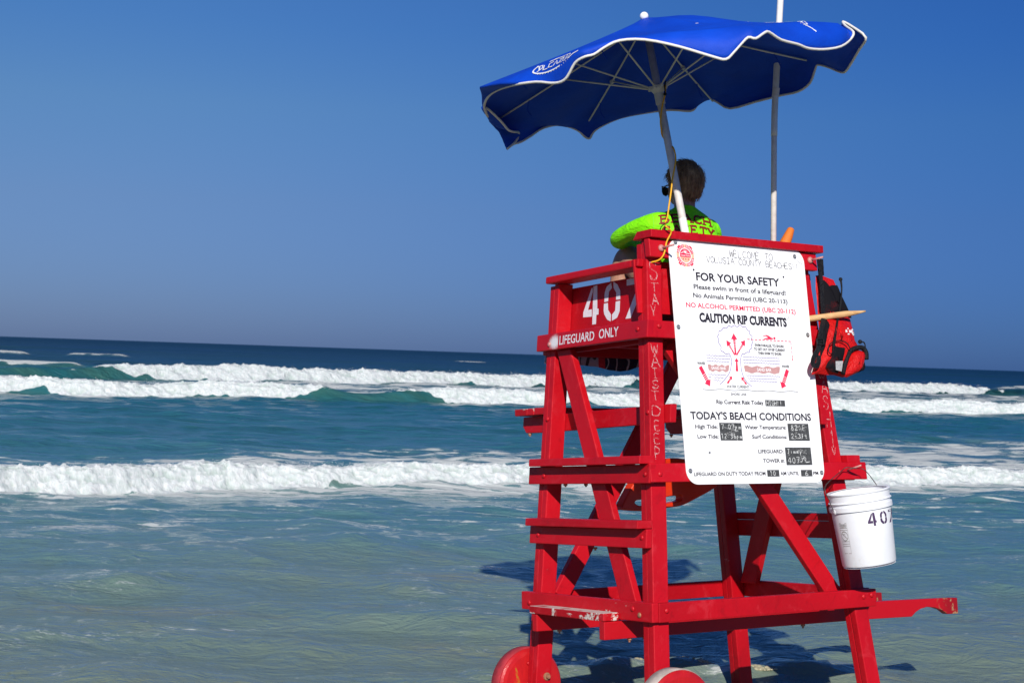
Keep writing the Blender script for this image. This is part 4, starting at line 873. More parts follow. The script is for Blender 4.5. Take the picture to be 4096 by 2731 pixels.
for r_ in range(1, NV_+1):
    t = r_/NV_
    for i in range(nc_):
        a = np.array(V[seam0+i]); b = rimS[i]; ctr = CROWN-AX*HE
        out = a-ctr; out -= (out@AX)*AX; out /= np.linalg.norm(out)+1e-9
        bul = math.sin(math.pi*t)*(.018+.012*math.sin(cn[i]*9+1))
        V.append(a+(b-a)*t+out*bul)
c0 = len(V); V.append(US(0, -.062, 0))
for r_ in range(NR+NV_-1):
    for i in range(nc_): j = (i+1) % nc_; F.append((r_*nc_+i, (r_+1)*nc_+i, (r_+1)*nc_+j, r_*nc_+j))
for i in range(nc_): F.append((c0, i, (i+1) % nc_))
def blue_cloth():
    t = NT('blue_canvas'); co = t.coord(); n = t.noise(4, 5, .6, co); w = t.noise(500, 2, .5, co); cr_ = t.noise(9, 6, .65, co, 1.0)
    c = t.ramp(n, [(.3, (.0008, .044, .44)), (.7, (.001, .066, .60))])
    t.set(col=c, rough=.62, spec=.25, normal=t.bump(t.math('ADD', cr_, t.math('MULTIPLY', w, .15)), .5, .012))
    # canvas lets a little light through
    tr = t.n.new('ShaderNodeBsdfTranslucent'); tr.inputs[0].default_value = (.0004, .012, .26, 1); mxs = t.n.new('ShaderNodeMixShader'); mxs.inputs[0].default_value = .10
    outn = t.n['Material Output']; t.l.new(t.b.outputs[0], mxs.inputs[1]); t.l.new(tr.outputs[0], mxs.inputs[2]); t.l.new(mxs.outputs[0], outn.inputs[0])
    return t.m
mBLUE = blue_cloth()
cano = link_mesh('canopy', V, F, mBLUE, umb, smooth=True)
so = cano.modifiers.new('thickness', 'SOLIDIFY'); so.thickness = .0015; so.offset = 1
mPIPE = simple('white_piping', (.70, .68, .63), .8, .12, 160, .6)
pv, pf = tube(rimS+[rimS[0]], .0062, 7, cap=False)
link_mesh('piping', pv, pf, mPIPE, umb, smooth=True)
mRIB = simple('rib_enamel', (.66, .66, .56), .4, .1, 60); mPOLE = simple('grey_pole', (.66, .61, .57), .5, .16, 35, .25); mPLAS = simple('cream_plastic', (.58, .56, .50), .45, .08)
ribtip = [CROWN-AX*DRIB+RRIB*(math.cos(PH-k*math.pi/4)*E1+math.sin(PH-k*math.pi/4)*E2) for k in range(8)]
HUB = B0+AX*LHUB
for k in range(8):
    th = PH-k*math.pi/4; dirv = math.cos(th)*E1+math.sin(th)*E2
    thw = (th+math.pi) % (2*math.pi)-math.pi; qe = RRIB/RE
    P = [np.array(canopy_pt(thw, q))-AX*.013 for q in np.linspace(.035, qe, 12)]; a, tip = P[0], P[-1]
    if k == 2: P.append(tip+(tip-P[-2])*.7)
    rb = link_mesh('rib', *tube(P, .0045, 8), mRIB, umb, smooth=True)
    mid = P[6]-AX*.002
    link_mesh('strut', *tube([HUB+dirv*.032-AX*.004, mid], .0042, 8), mRIB, rb, smooth=True)
    link_mesh('rib_joint', *beam(mid-dirv*.014, mid+dirv*.02, AX, .020, .014, frame=lambda p: p), mPLAS, rb, bevel=.002)
    link_mesh('strut_clip', *beam(HUB+dirv*.018, HUB+dirv*.05-AX*.003, AX, .016, .013, frame=lambda p: p), mPLAS, rb, bevel=.002)
    # pocket and ties sewn at the rib
    link_mesh('cloth_tie', *tube([a+(tip-a)*.78-AX*.004, a+(tip-a)*.79-AX*.05+dirv*.01, a+(tip-a)*.80-AX*.085+E1*.012], .0028, 5, smooth_pts=4), mBLUE, rb, smooth=True)
lo = TW((.395, .255, 1.48))
pole_dn = B0-AX*.75
umb_pole = link_mesh('pole', *tube([pole_dn, B0+AX*(LC+.05)], .0185, 20), mPOLE, umb, smooth=True)
link_mesh('pole_sleeve', *tube([B0+AX*.0-AX*.2, B0+AX*.068], .0192, 20), mWHITE, umb_pole, smooth=True)
link_mesh('hub', *lathe([(-.085, .0215), (-.085, .0235), (-.03, .0235), (-.022, .029), (-.010, .037), (.004, .037), (.006, .024), (.012, .0225)], HUB, HUB+AX, 24), mPLAS, umb, smooth=False)
link_mesh('finial', *merge(ball(CROWN+AX*.070, .0215, 18, 12), tube([CROWN+AX*.03, CROWN+AX*.07], .012, 12)), simple('finial_white', (.82, .82, .82), .25, .03), umb, smooth=True)
# white logo print on two of the panels, laid onto the cloth
dg = bpy.context.evaluated_depsgraph_get(); dg.update()
cv_ = [Vector(v) for v in V]; cb = BVHTree.FromPolygons(cv_, F)
def logo(pa, pb, nn, sy):
    """print between two points of the cloth; nn points out of it"""
    pa, pb, nn = np.array(pa), np.array(pb), np.array(nn, float); nn /= np.linalg.norm(nn); cpt = (pa+pb)/2
    ux = pb-pa; size = np.linalg.norm(ux)/2.4; ux /= np.linalg.norm(ux); nn -= (nn@ux)*ux; nn /= np.linalg.norm(nn); uy = np.cross(nn, ux); uy = uy if uy[2] > 0 else -uy; uy = uy*sy
    def place(x, y):
        q = cpt+ux*x*size+uy*y*size; hit = cb.ray_cast(Vector(q+nn*.15), Vector(-nn), .4)
        return np.array(hit[0])+nn*.0042 if hit[0] else q+nn*.0042
    parts = []
    ell = lambda a, b, t0, t1, n, w: ribbon([(a*math.cos(t), b*math.sin(t)) for t in np.linspace(t0, t1, n)], w, place)
    parts.append(ell(1.0, .42, 2.5, 5.1, 30, .07)); parts.append(ell(.86, .30, -.9, 1.9, 26, .05))
    parts.append(ribbon([(-1.25, .35), (-.9, .33), (-.75, .15), (-.7, -.1)], .07, place)); parts.append(ribbon([(1.25, .0), (1.05, -.1), (.8, -.25)], .07, place))
    for i in range(15): a = math.pi*(1.25+.045*i); parts.append(ribbon([(.98*math.cos(a), .40*math.sin(a)-.04), (1.04*math.cos(a), .47*math.sin(a)-.04)], .022, place))
    for x0, ys in ((-.68, [(-.12, .25), (.08, .25), (.1, 0), (-.12, -.2)]), (-.42, [(-.1, .2), (-.1, -.2), (.1, -.2)]), (-.16, [(.1, .2), (-.1, .15), (-.12, -.15), (.1, -.2)]), (.08, [(-.1, -.2), (0, .22), (.1, -.2)]), (.32, [(-.1, .2), (.1, .2), (-.1, -.2), (.1, -.2)]), (.55, [(-.1, .22), (-.1, -.2), (.1, .22), (.1, -.2)])):
        parts.append(ribbon([(x0+a, b*.8) for a, b in ys], .055, place))
    parts.append(ribbon([(-.3, .27), (.0, .33), (.35, .27)], .03, place))
    link_mesh('logo', *merge(*parts), mLOGO, umb)
mLOGO = simple('logo_white', (.74, .76, .80), .6, .08)
logo(US(math.radians(-138), .256, .862), US(math.radians(-117), .268, .962), (-.72, -.55, .42), .55); logo(US(math.radians(-46), .20, .66), US(math.radians(-43), .262, .905), (.20, -.52, .83), .8)

# ================================================================ FLAGPOLE, FLAG, STAKE
fp = thing('flagpole', 'thin white pole rising behind the right end of the red chair back', 'pole', TW((.99, .275, 1.30)))
P0 = TW((.985, .275, 1.30)); P1 = np.array(TW((1.018, .262, 2.28))); P2 = TW((1.035, .262, 2.50)); P3 = TW((1.115, .262, 3.25))
link_mesh('lower_tube', *tube([P0, P1, P2], .0148, 16), mPOLE, fp, smooth=True)
link_mesh('upper_tube', *tube([P1, P2, P3], .0165, 16, smooth_pts=5), simple('white_tube', (.72, .70, .66), .45, .08, 40, .1), fp, smooth=True)
link_mesh('joint', *tube([np.array(P2)-np.array([0, 0, .012]), np.array(P2)+np.array([.003, 0, .03])], .0185, 16), mPOLE, fp)
def orange_mat():
    t = NT('orange_cloth'); n = t.noise(300, 3, .5, t.coord()); t.set(col=t.ramp(n, [(.3, (.55, .12, .01)), (.7, (.75, .20, .02))]), rough=.7, normal=t.bump(n, .6, .002)); return t.m
vfl = tube([TW((1.03, .30, 1.60)), TW((1.075, .29, 1.70)), TW((1.098, .285, 1.745)), TW((1.115, .28, 1.78)), TW((1.131, .278, 1.812)), TW((1.133, .278, 1.816))], [.030, .030, .028, .0235, .018, .014], 14)
tag(link_mesh('rolled_flag', *vfl, orange_mat(), smooth=True), 'orange rolled cloth tip poking up behind the right end of the chair back', 'rolled flag')
def wood_mat():
    t = NT('bare_wood'); n = t.noise(12, 7, .7, t.coord(scale=(1, 4, 4)), .6); c = t.ramp(n, [(.25, (.42, .20, .07)), (.5, (.62, .38, .17)), (.62, (.66, .42, .2)), (.7, (.36, .10, .05))]); return t.set(col=c, rough=.6, normal=t.bump(n, .3, .002))
s0 = TW((1.02, .206, 1.327)); s1 = TW((1.12, .172, 1.341)); s2 = TW((1.325, .102, 1.370)); s3_ = TW((1.405, .075, 1.382)); s4 = TW((1.427, .067, 1.386))
tag(link_mesh('wooden_stake', *tube([s0, s1, s2, s3_, s4], [.0165, .0165, .0162, .007, .0045], 14), wood_mat(), smooth=True), 'pale round wooden stake with a pointed end sticking out past the white sign', 'stake')

# ================================================================ BACKPACK
def BK(x, z, o=0.0):          # the bag leans over the seat rail and sinks back against the leg above it
    Y = float(np.interp(z, [1.05, 1.29, 1.37, 1.58], [.070, .095, .205, .235])); d = Y-(.04+KY*z)
    return TW((x+d, Y-o*.8, z+.13*d))
bag = thing('backpack', 'red and black lifeguard backpack hanging from a peg beside the white sign', 'backpack', BK(1.3, 1.06, -.06))
def pillow(P, tf, tb, rings=7, off=0.0, wob=0.0, seed=0, ctr=None, back=True):
    P = [np.array(p, float) for p in P]
    Q = []
    for i in range(len(P)):
        a, b = P[i], P[(i+1) % len(P)]; n = max(1, int(np.linalg.norm(b-a)/.014))
        Q += [a+(b-a)*k/n for k in range(n)]
    n = len(Q); c = np.mean(Q, 0) if ctr is None else np.array(ctr); V = []; F = []
    def layer(sgn, tt):
        base_ = len(V)
        for r_ in range(rings+1):
            s = r_/rings; hgt = tt*math.sqrt(max(0, 1-(1-s)**2.4))
            for i, q in enumerate(Q):
                p = q+(c-q)*s*.985; w = wob*float(perlin(np.array(p[0]*16+seed), np.array(p[1]*16), 7))*min(1, s*3)
                V.append(BK(p[0], p[1], off+sgn*(hgt+(w if sgn > 0 else 0))))
        for r_ in range(rings):
            for i in range(n):
                j = (i+1) % n; f_ = (base_+r_*n+i, base_+(r_+1)*n+i, base_+(r_+1)*n+j, base_+r_*n+j); F.append(f_ if sgn < 0 else f_[::-1])
        F.append(tuple(base_+rings*n+i for i in (range(n) if sgn < 0 else range(n-1, -1, -1))))
    layer(1, tf)
    if back: layer(-1, tb)
    return V, F
body_o = [(1.231, 1.574), (1.262, 1.579), (1.321, 1.566), (1.355, 1.559), (1.362, 1.53), (1.377, 1.49), (1.398, 1.446), (1.417, 1.402), (1.435, 1.368), (1.444, 1.304), (1.45, 1.249), (1.470, 1.216), (1.476, 1.171), (1.454, 1.106), (1.422, 1.075), (1.338, 1.056), (1.285, 1.067), (1.232, 1.066), (1.18, 1.071), (1.129, 1.065), (1.143, 1.092), (1.17, 1.141), (1.19, 1.186), (1.206, 1.24), (1.215, 1.309), (1.215, 1.358), (1.217, 1.388), (1.221, 1.457), (1.221, 1.506)]
def nylon(name, c, r_=.42):
    t = NT(name); n = t.noise(14, 6, .65, t.coord(), 1.5); t.set(col=t.ramp(n, [(.3, tuple(x*.75 for x in c)), (.7, c)]), rough=r_, spec=.28, normal=t.bump(t.math('ADD', n, t.noise(38, 4, .6, t.coord(), .8)), 1.0, .010)); return t.m
mNYL = nylon('red_nylon', (.64, .006, .006), .5); mNYB = nylon('black_nylon', (.008, .008, .010), .65)
def mesh_mat():
    t = NT('black_net'); v = t.n.new('ShaderNodeTexVoronoi'); v.feature = 'DISTANCE_TO_EDGE'; v.inputs['Scale'].default_value = 260; t.l.new(t.coord(), v.inputs[0])
    k = t.step(v.outputs[0], .10, .16); n = t.noise(9, 5, .6, t.coord()); under = t.mix(t.step(n, .52, .66), (.006, .005, .008), (.09, .004, .006))
    t.set(col=t.mix(k, (.006, .006, .008), under), rough=.9, spec=.15, normal=t.bump(t.noise(12, 6, .6, t.coord(), 1.0), .8, .012)); return t.m
mNET = mesh_mat()
link_mesh('bag_body', *pillow(body_o, .050, .020, wob=.010, ctr=(1.325, 1.25)), mNYL, bag, smooth=True)
link_mesh('net_panel', *pillow([(1.244, 1.547), (1.265, 1.55), (1.276, 1.537), (1.281, 1.520), (1.322, 1.527), (1.355, 1.528), (1.371, 1.49), (1.412, 1.407), (1.432, 1.362), (1.343, 1.345), (1.263, 1.352), (1.226, 1.366), (1.232, 1.428)], .030, 0, 5, off=.028, wob=.008, seed=3, back=False), mNET, bag, smooth=True)
link_mesh('net_panel', *pillow([(1.218, 1.368), (1.262, 1.350), (1.268, 1.33), (1.236, 1.261), (1.206, 1.186), (1.178, 1.146), (1.189, 1.21), (1.205, 1.26)], .02, 0, 4, off=.030, wob=.004, seed=5, back=False), mNET, bag, smooth=True)
link_mesh('net_pocket', *pillow([(1.272, 1.218), (1.347, 1.206), (1.336, 1.176), (1.31, 1.116), (1.276, 1.072), (1.234, 1.08), (1.198, 1.103), (1.232, 1.153)], .022, 0, 5, off=.042, wob=.006, seed=7, back=False), mNET, bag, smooth=True)
link_mesh('zip_pocket', *pillow([(1.399, 1.188), (1.441, 1.198), (1.475, 1.193), (1.481, 1.176), (1.466, 1.136), (1.44, 1.1), (1.409, 1.077), (1.338, 1.053), (1.312, 1.070), (1.34, 1.117), (1.374, 1.162)], .052, 0, 6, off=.032, wob=.004, seed=8, back=False), mNYL, bag, smooth=True)
link_mesh('zip_trim', *tube([BK(x, z, .050) for x, z in [(1.305, 1.072), (1.324, 1.112), (1.350, 1.157), (1.375, 1.187), (1.415, 1.205), (1.463, 1.207), (1.484, 1.184), (1.481, 1.150)]], .0125, 8, smooth_pts=4), mNYB, bag, smooth=True)
link_mesh('side_pocket', *pillow([(1.462, 1.15), (1.487, 1.142), (1.490, 1.115), (1.478, 1.096), (1.433, 1.082), (1.445, 1.11)], .02, .02, 4, off=.02), mNET, bag, smooth=True)
link_mesh('packed_card', *flat([(1.250, 1.132), (1.303, 1.135), (1.284, 1.082), (1.246, 1.088)], lambda x, z: BK(x, z, .0665)), simple('grey_card', (.38, .38, .38), .7, .7, 300), bag)
def strap(P, w, m, o, th=.0025):
    P = [np.array(q) for q in catmull([np.array(p) for p in P], 4)]; Vs = []; Fs = []
    oo = np.interp(np.linspace(0, 1, len(P)), np.linspace(0, 1, len(o)), o)
    for i, p in enumerate(P):
        d = P[min(i+1, len(P)-1)]-P[max(i-1, 0)]; d /= np.linalg.norm(d)+1e-9; nn = np.array([-d[1], d[0]])
        for a, b in ((1, 1), (-1, 1), (-1, -1), (1, -1)): q = p+nn*w/2*a; Vs.append(BK(q[0], q[1], oo[i]+b*th))
    for i in range(len(P)-1):
        for k in range(4): Fs.append((4*i+k, 4*i+(k+1) % 4, 4*i+4+(k+1) % 4, 4*i+4+k))
    Fs += [(3, 2, 1, 0), tuple(range(len(Vs)-4, len(Vs)))]; return link_mesh('strap', Vs, Fs, m, bag, smooth=False)
strap([(1.226, 1.653), (1.223, 1.611), (1.221, 1.561), (1.221, 1.506), (1.217, 1.447), (1.214, 1.387), (1.21, 1.338), (1.189, 1.288), (1.168, 1.238), (1.150, 1.189), (1.122, 1.154), (1.108, 1.125), (1.118, 1.108), (1.142, 1.112), (1.156, 1.136), (1.160, 1.16)], .026, mNYB, [.05, .055, .05, .05, .055, .05, .045, .04])
strap([(1.246, 1.655), (1.244, 1.612), (1.257, 1.572)], .018, mNYB, [.05, .05, .03])
link_mesh('buckle', *merge(*[tube([BK(a, b, .058), BK(c, d, .058)], .004, 6) for a, b, c, d in ((1.145, 1.238, 1.192, 1.241), (1.148, 1.213, 1.190, 1.215), (1.146, 1.213, 1.146, 1.240), (1.190, 1.213, 1.190, 1.241), (1.146, 1.226, 1.190, 1.228))]), mNYB, bag)
for P in ([(1.341, 1.563), (1.343, 1.513), (1.33, 1.453), (1.312, 1.392), (1.292, 1.342), (1.266, 1.272), (1.244, 1.212), (1.232, 1.177), (1.214, 1.168), (1.204, 1.181), (1.217, 1.211), (1.257, 1.232), (1.298, 1.236), (1.337, 1.225), (1.356, 1.196)], [(1.352, 1.561), (1.348, 1.514), (1.334, 1.453), (1.319, 1.393), (1.299, 1.342), (1.272, 1.262), (1.249, 1.202)]):
    link_mesh('drawcord', *tube([BK(x, z, .072+.004*math.sin(i)) for i, (x, z) in enumerate(P)], .0028, 6, smooth_pts=4), mNYB, bag, smooth=True)
link_mesh('drawcord', *tube([BK(1.469, 1.24, .03), BK(1.492, 1.236, .035), BK(1.496, 1.211, .035), BK(1.489, 1.175, .03)], .0035, 6, smooth_pts=4), mNYB, bag, smooth=True)
link_mesh('toggle', *ball(BK(1.349, 1.555, .07), .010, 10, 7), mNYB, bag, smooth=True); link_mesh('toggle', *ball(BK(1.468, 1.24, .03), .011, 10, 7), mNYB, bag, smooth=True)
mPRW = simple('print_white', (.78, .78, .78), .5, .04)
def print_on(vf, m, nm, parent, bvhs, dirn, lift):
    out = []
    for v in vf[0]:
        v = np.array(v); h = None
        for b_ in bvhs:
            r__ = b_.ray_cast(Vector(v-np.array(dirn)*.4), Vector(dirn), 1.0)
            if r__[0] is not None: h = r__[0]; break
        out.append(np.array(h)-np.array(dirn)*lift if h is not None else v)
    return link_mesh(nm, out, vf[1], m, parent)
bb = pillow(body_o, .050, .020, wob=.010, ctr=(1.325, 1.25)); bbv = BVHTree.FromPolygons([Vector(v) for v in bb[0]], bb[1])
dback = T3[:, 1].copy()
gx = merge(flat([(1.371, 1.272), (1.385, 1.272), (1.385, 1.306), (1.371, 1.306)], lambda x, z: BK(x, z, .1)), flat([(1.355, 1.283), (1.371, 1.283), (1.371, 1.296), (1.355, 1.296)], lambda x, z: BK(x, z, .1)), flat([(1.385, 1.283), (1.401, 1.283), (1.401, 1.296), (1.385, 1.296)], lambda x, z: BK(x, z, .1)))
print_on(gx, mPRW, 'white_cross', bag, [bbv], dback, .003)
gl = merge(ribbon([(1.427, 1.297), (1.418, 1.301), (1.409, 1.295), (1.407, 1.286), (1.410, 1.277), (1.418, 1.272), (1.427, 1.276), (1.427, 1.285), (1.419, 1.285)], .0085, lambda x, z: BK(x, z, .1)), ribbon([(1.434, 1.303), (1.434, 1.282), (1.438, 1.274), (1.445, 1.272)], .0085, lambda x, z: BK(x, z, .1)))
print_on(gl, mPRW, 'lettering', bag, [bbv], dback, .003)

# ================================================================ BUCKET
BT, BB = np.array((1.142, -.12, .488)), np.array((1.192, -.13, .138)); bax = (TWs(BB)-TWs(BT)); bL = np.linalg.norm(bax)
bkt = thing('bucket', 'white plastic bucket stencilled 407 hanging by its wire from the tower', 'bucket', TW(BB))
def plastic():
    t = NT('white_plastic'); co = t.coord(); n = t.noise(6, 5, .6, co); st_ = t.noise(11, 8, .75, co, 1)
    sp_ = t.n.new('ShaderNodeSeparateXYZ'); t.l.new(co, sp_.inputs[0]); low = t.step(sp_.outputs[2], -.10, -.19)
    c = t.ramp(n, [(.3, (.72, .74, .78)), (.7, (.80, .81, .83))]); c = t.mix(t.math('MULTIPLY', t.math('MULTIPLY', low, t.step(st_, .5, .7)), .5), c, (.55, .47, .36))
    return t.set(col=c, rough=.38, sub=0.0, spec=.4)
mPL = plastic()
prof = [(.002, .137), (0, .149), (.004, .152), (.010, .150), (.012, .146), (.045, .1445), (.048, .1505), (.0515, .1505), (.054, .144), (.068, .1435), (.069, .151), (.092, .1505), (.094, .142), (.36, .1285), (.3665, .126), (.368, .12)]
bd = link_mesh('bucket_body', *lathe([(a*bL/.366, b) for a, b in prof], BT, BB, 72, TW, cap=False), mPL, bkt, smooth=True)
bd.modifiers.new('edges', 'EDGE_SPLIT').split_angle = math.radians(40)
inner = link_mesh('bucket_floor', *lathe([(.36, .001), (.362, .125)], BT, BB, 48, TW, cap=False), mPL, bkt)
link_mesh('bucket_wall', *lathe([(.004, .143), (.35, .124)], BT, BB, 60, TW, cap=False), mPL, bkt, smooth=True)
BTw, BBw = TWs(BT), TWs(BB); bd_ = (BBw-BTw)/np.linalg.norm(BBw-BTw)
vdir = BTw-np.array([0, 0, EYE]); vdir -= (vdir@bd_)*bd_; vdir /= np.linalg.norm(vdir); side = np.cross(bd_, vdir); side = -side if side[0] < 0 else side
def on_bucket(ang, t, lift=.0012):        # ang in degrees, 0 faces the path, + to the right
    rr = np.interp(t, [.094, .36], [.142, .1285])+lift; a = math.radians(ang)
    return BTw+bd_*t+rr*(-vdir*math.cos(a)+side*math.sin(a))
mSTN = simple('dark_stencil', (.055, .025, .085), .6, .45, 140)
def bdig(ch, a0, a1, t0, t1):
    allp = [p for q in DIG[ch] for p in q]; ys = [p[0] for p in allp]; zs = [p[1] for p in allp]; y0, y1, z0, z1 = max(ys), min(ys), min(zs), max(zs)
    parts = []
    for q in DIG[ch]:
        q2 = []
        for i in range(len(q)):
            A_, B_ = np.array(q[i]), np.array(q[(i+1) % len(q)]); q2 += [A_, (A_+B_)/2]
        parts.append(flat(q2, lambda y, z: on_bucket(a0+(a1-a0)*(y0-y)/(y0-y1), t1+(t0-t1)*(z-z0)/(z1-z0))))
    link_mesh('numeral', *merge(*parts), mSTN, bkt)
bdig('4', 9, 27, .103, .166); bdig('0', 35.5, 53, .103, .166); bdig('7', 60, 86, .106, .166)
lw_ = []; LP = lambda x, y: on_bucket(-53+19*x, .140+.145*y)
lw_.append(ribbon([(0, 0), (1, 0), (1, 1), (0, 1), (0, 0)], .02, LP))
for y in (.075, .15, .22, .60, .68, .75): lw_.append(ribbon([(0, y), (.5, y), (1, y)], .012, LP))
lw_.append(ribbon([(.5+.42*math.cos(a), .42+.15*math.sin(a)) for a in np.linspace(0, 6.3, 26)], .025, LP)); lw_.append(ribbon([(.18, .33), (.82, .51)], .02, LP)); lw_.append(ribbon([(.35, .5), (.35, .36), (.6, .36), (.62, .5)], .015, LP))
for s_, y in (('WARNING', .065), ('AVISO', .14)): lw_.append(put_text(s_, .12, .88, 0, .05, lambda x, q, y=y: LP(x, y-q), .01))
mLAB = simple('faded_print', (.30, .28, .25), .6, .5, 120); link_mesh('warning_label', *merge(*lw_), mLAB, bkt)
nail = TW((1.266, .012, .592)); eL = on_bucket(-58, .082, .008); eR = on_bucket(122, .082, .008)
wire = [eL, on_bucket(-60, .03, .02), on_bucket(-66, -.03, .014)+np.array([-.01, 0, .01]), nail+np.array([-.075, -.03, -.012]), nail+np.array([-.045, -.01, .004]), nail, nail+np.array([.045, .01, -.006]), eR+(nail-eR)*.5+np.array([.02, 0, .01]), eR]
link_mesh('bail_wire', *tube(wire, .0021, 7, smooth_pts=6), simple('dark_wire', (.07, .06, .055), .5, .3, 100, 0, .5), bkt, smooth=True)
link_mesh('wire_ear', *lathe([(0, .016), (.008, .015), (.010, .006)], on_bucket(-58, .082, 0), on_bucket(-58, .082, .05), 16), mPL, bkt, smooth=True)

# ================================================================ RESCUE BUOY
can_o = [(0.16, 0.413), (0.187, 0.463), (0.234, 0.529), (0.28, 0.582), (0.347, 0.623), (0.453, 0.650), (0.515, 0.653), (0.583, 0.643), (0.667, 0.608), (0.752, 0.554), (0.765, 0.528), (0.754, 0.507), (0.698, 0.481), (0.646, 0.461), (0.542, 0.423), (0.451, 0.412), (0.374, 0.404), (0.302, 0.399), (0.243, 0.401), (0.195, 0.406)]
slots = [[(0.243, 0.442), (0.258, 0.452), (0.303, 0.455), (0.343, 0.455), (0.349, 0.441), (0.332, 0.427), (0.303, 0.425), (0.27, 0.426), (0.251, 0.433)], [(0.400, 0.455), (0.451, 0.466), (0.51, 0.471), (0.53, 0.471), (0.538, 0.462), (0.533, 0.449), (0.516, 0.443), (0.489, 0.44), (0.452, 0.434), (0.415, 0.433), (0.400, 0.442)]]
cu = bpy.data.curves.new('rescue_buoy', 'CURVE'); cu.dimensions = '2D'; cu.fill_mode = 'BOTH'; cu.extrude = .022; cu.bevel_depth = .0075; cu.bevel_resolution = 3; cu.offset = -.0075
for P in [can_o]+slots:
    Q = closed_spline([np.array((p[0], p[1], 0.)) for p in P], 4); sp_ = cu.splines.new('POLY'); sp_.points.add(len(Q)-1); sp_.use_cyclic_u = True
    for i, q in enumerate(Q): sp_.points[i].co = (q[0], q[1], 0, 1)
ob = bpy.data.objects.new('tmp', cu); COL.objects.link(ob); bpy.context.view_layer.update()
mt = bpy.data.meshes.new_from_object(ob.evaluated_get(bpy.context.evaluated_depsgraph_get())); bpy.data.objects.remove(ob)
cvv = [TW((v.co.x, .50-v.co.z, v.co.y)) for v in mt.vertices]; cvf = [tuple(p.vertices) for p in mt.polygons]
mORG = simple('orange_plastic', (.60, .030, .004), .35, .08, 12)
buoy = thing('rescue_buoy', 'orange plastic rescue buoy with cut-out hand grips stowed under the seat', 'rescue buoy', TW((.45, .5, .40)))
link_mesh('buoy_shell', cvv, cvf, mORG, buoy, smooth=False)
link_mesh('buoy_band', *hexa(.385, .402, .4685, .4695, .475, .648), simple('cream_band', (.7, .66, .58), .5, .08), buoy)
link_mesh('buoy_mark', *hexa(.418, .426, .4685, .4692, .50, .56), mBLACK, buoy)
link_mesh('buoy_strap', *tube([TW((.30, .5, .60)), TW((.33, .5, .80)), TW((.36, .55, 1.19))], .006, 8), mNYB, buoy, smooth=True)

# ================================================================ TOWEL over the front edge of the seat
def towel_mat():
    t = NT('printed_towel'); co = t.coord(); g = t.geo(); vs = t.n.new('ShaderNodeVectorMath'); vs.operation = 'SUBTRACT'; t.l.new(g.outputs['Position'], vs.inputs[0]); vs.inputs[1].default_value = tuple(O3)
    d = t.n.new('ShaderNodeVectorMath'); d.operation = 'DOT_PRODUCT'; t.l.new(vs.outputs[0], d.inputs[0]); d.inputs[1].default_value = tuple(T3[:, 0]); X = d.outputs['Value']
    w = t.n.new('ShaderNodeTexWave'); w.inputs['Scale'].default_value = 6; w.inputs['Distortion'].default_value = 9; w.inputs['Detail'].default_value = 1.5; t.l.new(co, w.inputs[0])
    lines = t.step(w.outputs['Fac'], .10, .04); lines2 = t.step(w.outputs['Fac'], .93, .97)
    c1 = t.mix(lines, (.34, .30, .42), (.02, .01, .03)); c2 = t.mix(lines2, (.010, .006, .035), (.4, .38, .45))
    c = t.mix(t.step(X, .474, .476), c1, (.45, .01, .03)); c = t.mix(t.step(X, .512, .514), c, c2)
    return t.set(col=c, rough=.85, normal=t.bump(t.noise(200, 3, .6, co), .5, .003))
V = []; F = []; NX = 60; prof_ = [(.90, 1.292), (.99, 1.293), (1.04, 1.290), (1.056, 1.27), (1.058, 1.22), (1.060, 1.17), (1.062, 1.10)]
zb = lambda x: float(np.interp(x, [.13, .16, .34, .47, .54, .61, .68, .76], [1.150, 1.150, 1.149, 1.142, 1.126, 1.122, 1.130, 1.155]))
for i in range(NX+1):
    x = .130+.63*i/NX
    for k, (y, z) in enumerate(prof_):
        if k == 5: z = zb(x)+.03
        if k == 6: z = zb(x)
        V.append(TW((x, y+.008*math.sin(x*26+k*.5)*(k > 3), z)))
n = len(prof_)
for i in range(NX):
    for k in range(n-1): F.append((i*n+k, (i+1)*n+k, (i+1)*n+k+1, i*n+k+1))
tw = link_mesh('beach_towel', V, F, towel_mat(), smooth=True); tw.modifiers.new('thickness', 'SOLIDIFY').thickness = .006
tag(tw, 'patterned white and navy towel hanging over the front edge of the seat', 'towel')

# ================================================================ YELLOW CORD
cw = [(0.702, 7.608, 3.086), (0.701, 7.604, 3.042), (0.692, 7.6, 2.999), (0.685, 7.597, 2.951), (0.683, 7.593, 2.908), (0.688, 7.60, 2.873), (0.7, 7.64, 2.842), (0.736, 7.63, 2.802), (0.750, 7.582, 2.776), (0.76, 7.570, 2.729), (0.755, 7.560, 2.682), (0.746, 7.552, 2.627), (0.74, 7.545, 2.561), (0.732, 7.535, 2.499), (0.725, 7.525, 2.444), (0.715, 7.515, 2.411)]
low = [TW(p) for p in [(.205, .150, 1.737), (.236, .148, 1.712), (.222, .165, 1.666), (.205, .168, 1.605), (.188, .19, 1.578), (.16, .23, 1.570)]]
cord = thing('cord', 'yellow cord tied down the umbrella pole and hooked over the chair back', 'cord', low[0])
mYEL = simple('yellow_cord', (.80, .40, .01), .6, .25, 200, .5)
link_mesh('cord_line', *tube(cw+low, .0042, 7, smooth_pts=5), mYEL, cord, smooth=True)
link_mesh('cord_tie', *merge(tube([np.array(cw[0])+np.array([0, .0, .02]), np.array(cw[0])-np.array([.004, .012, 0]), np.array(cw[1])], .0035, 6), ball(cw[1], .009, 8, 6), tube([low[0]+np.array([.0, 0, .014]), low[0]+np.array([-.018, .01, 0]), low[0]+np.array([-.03, .015, -.03])], .0025, 6)), mNYB, cord, smooth=True)
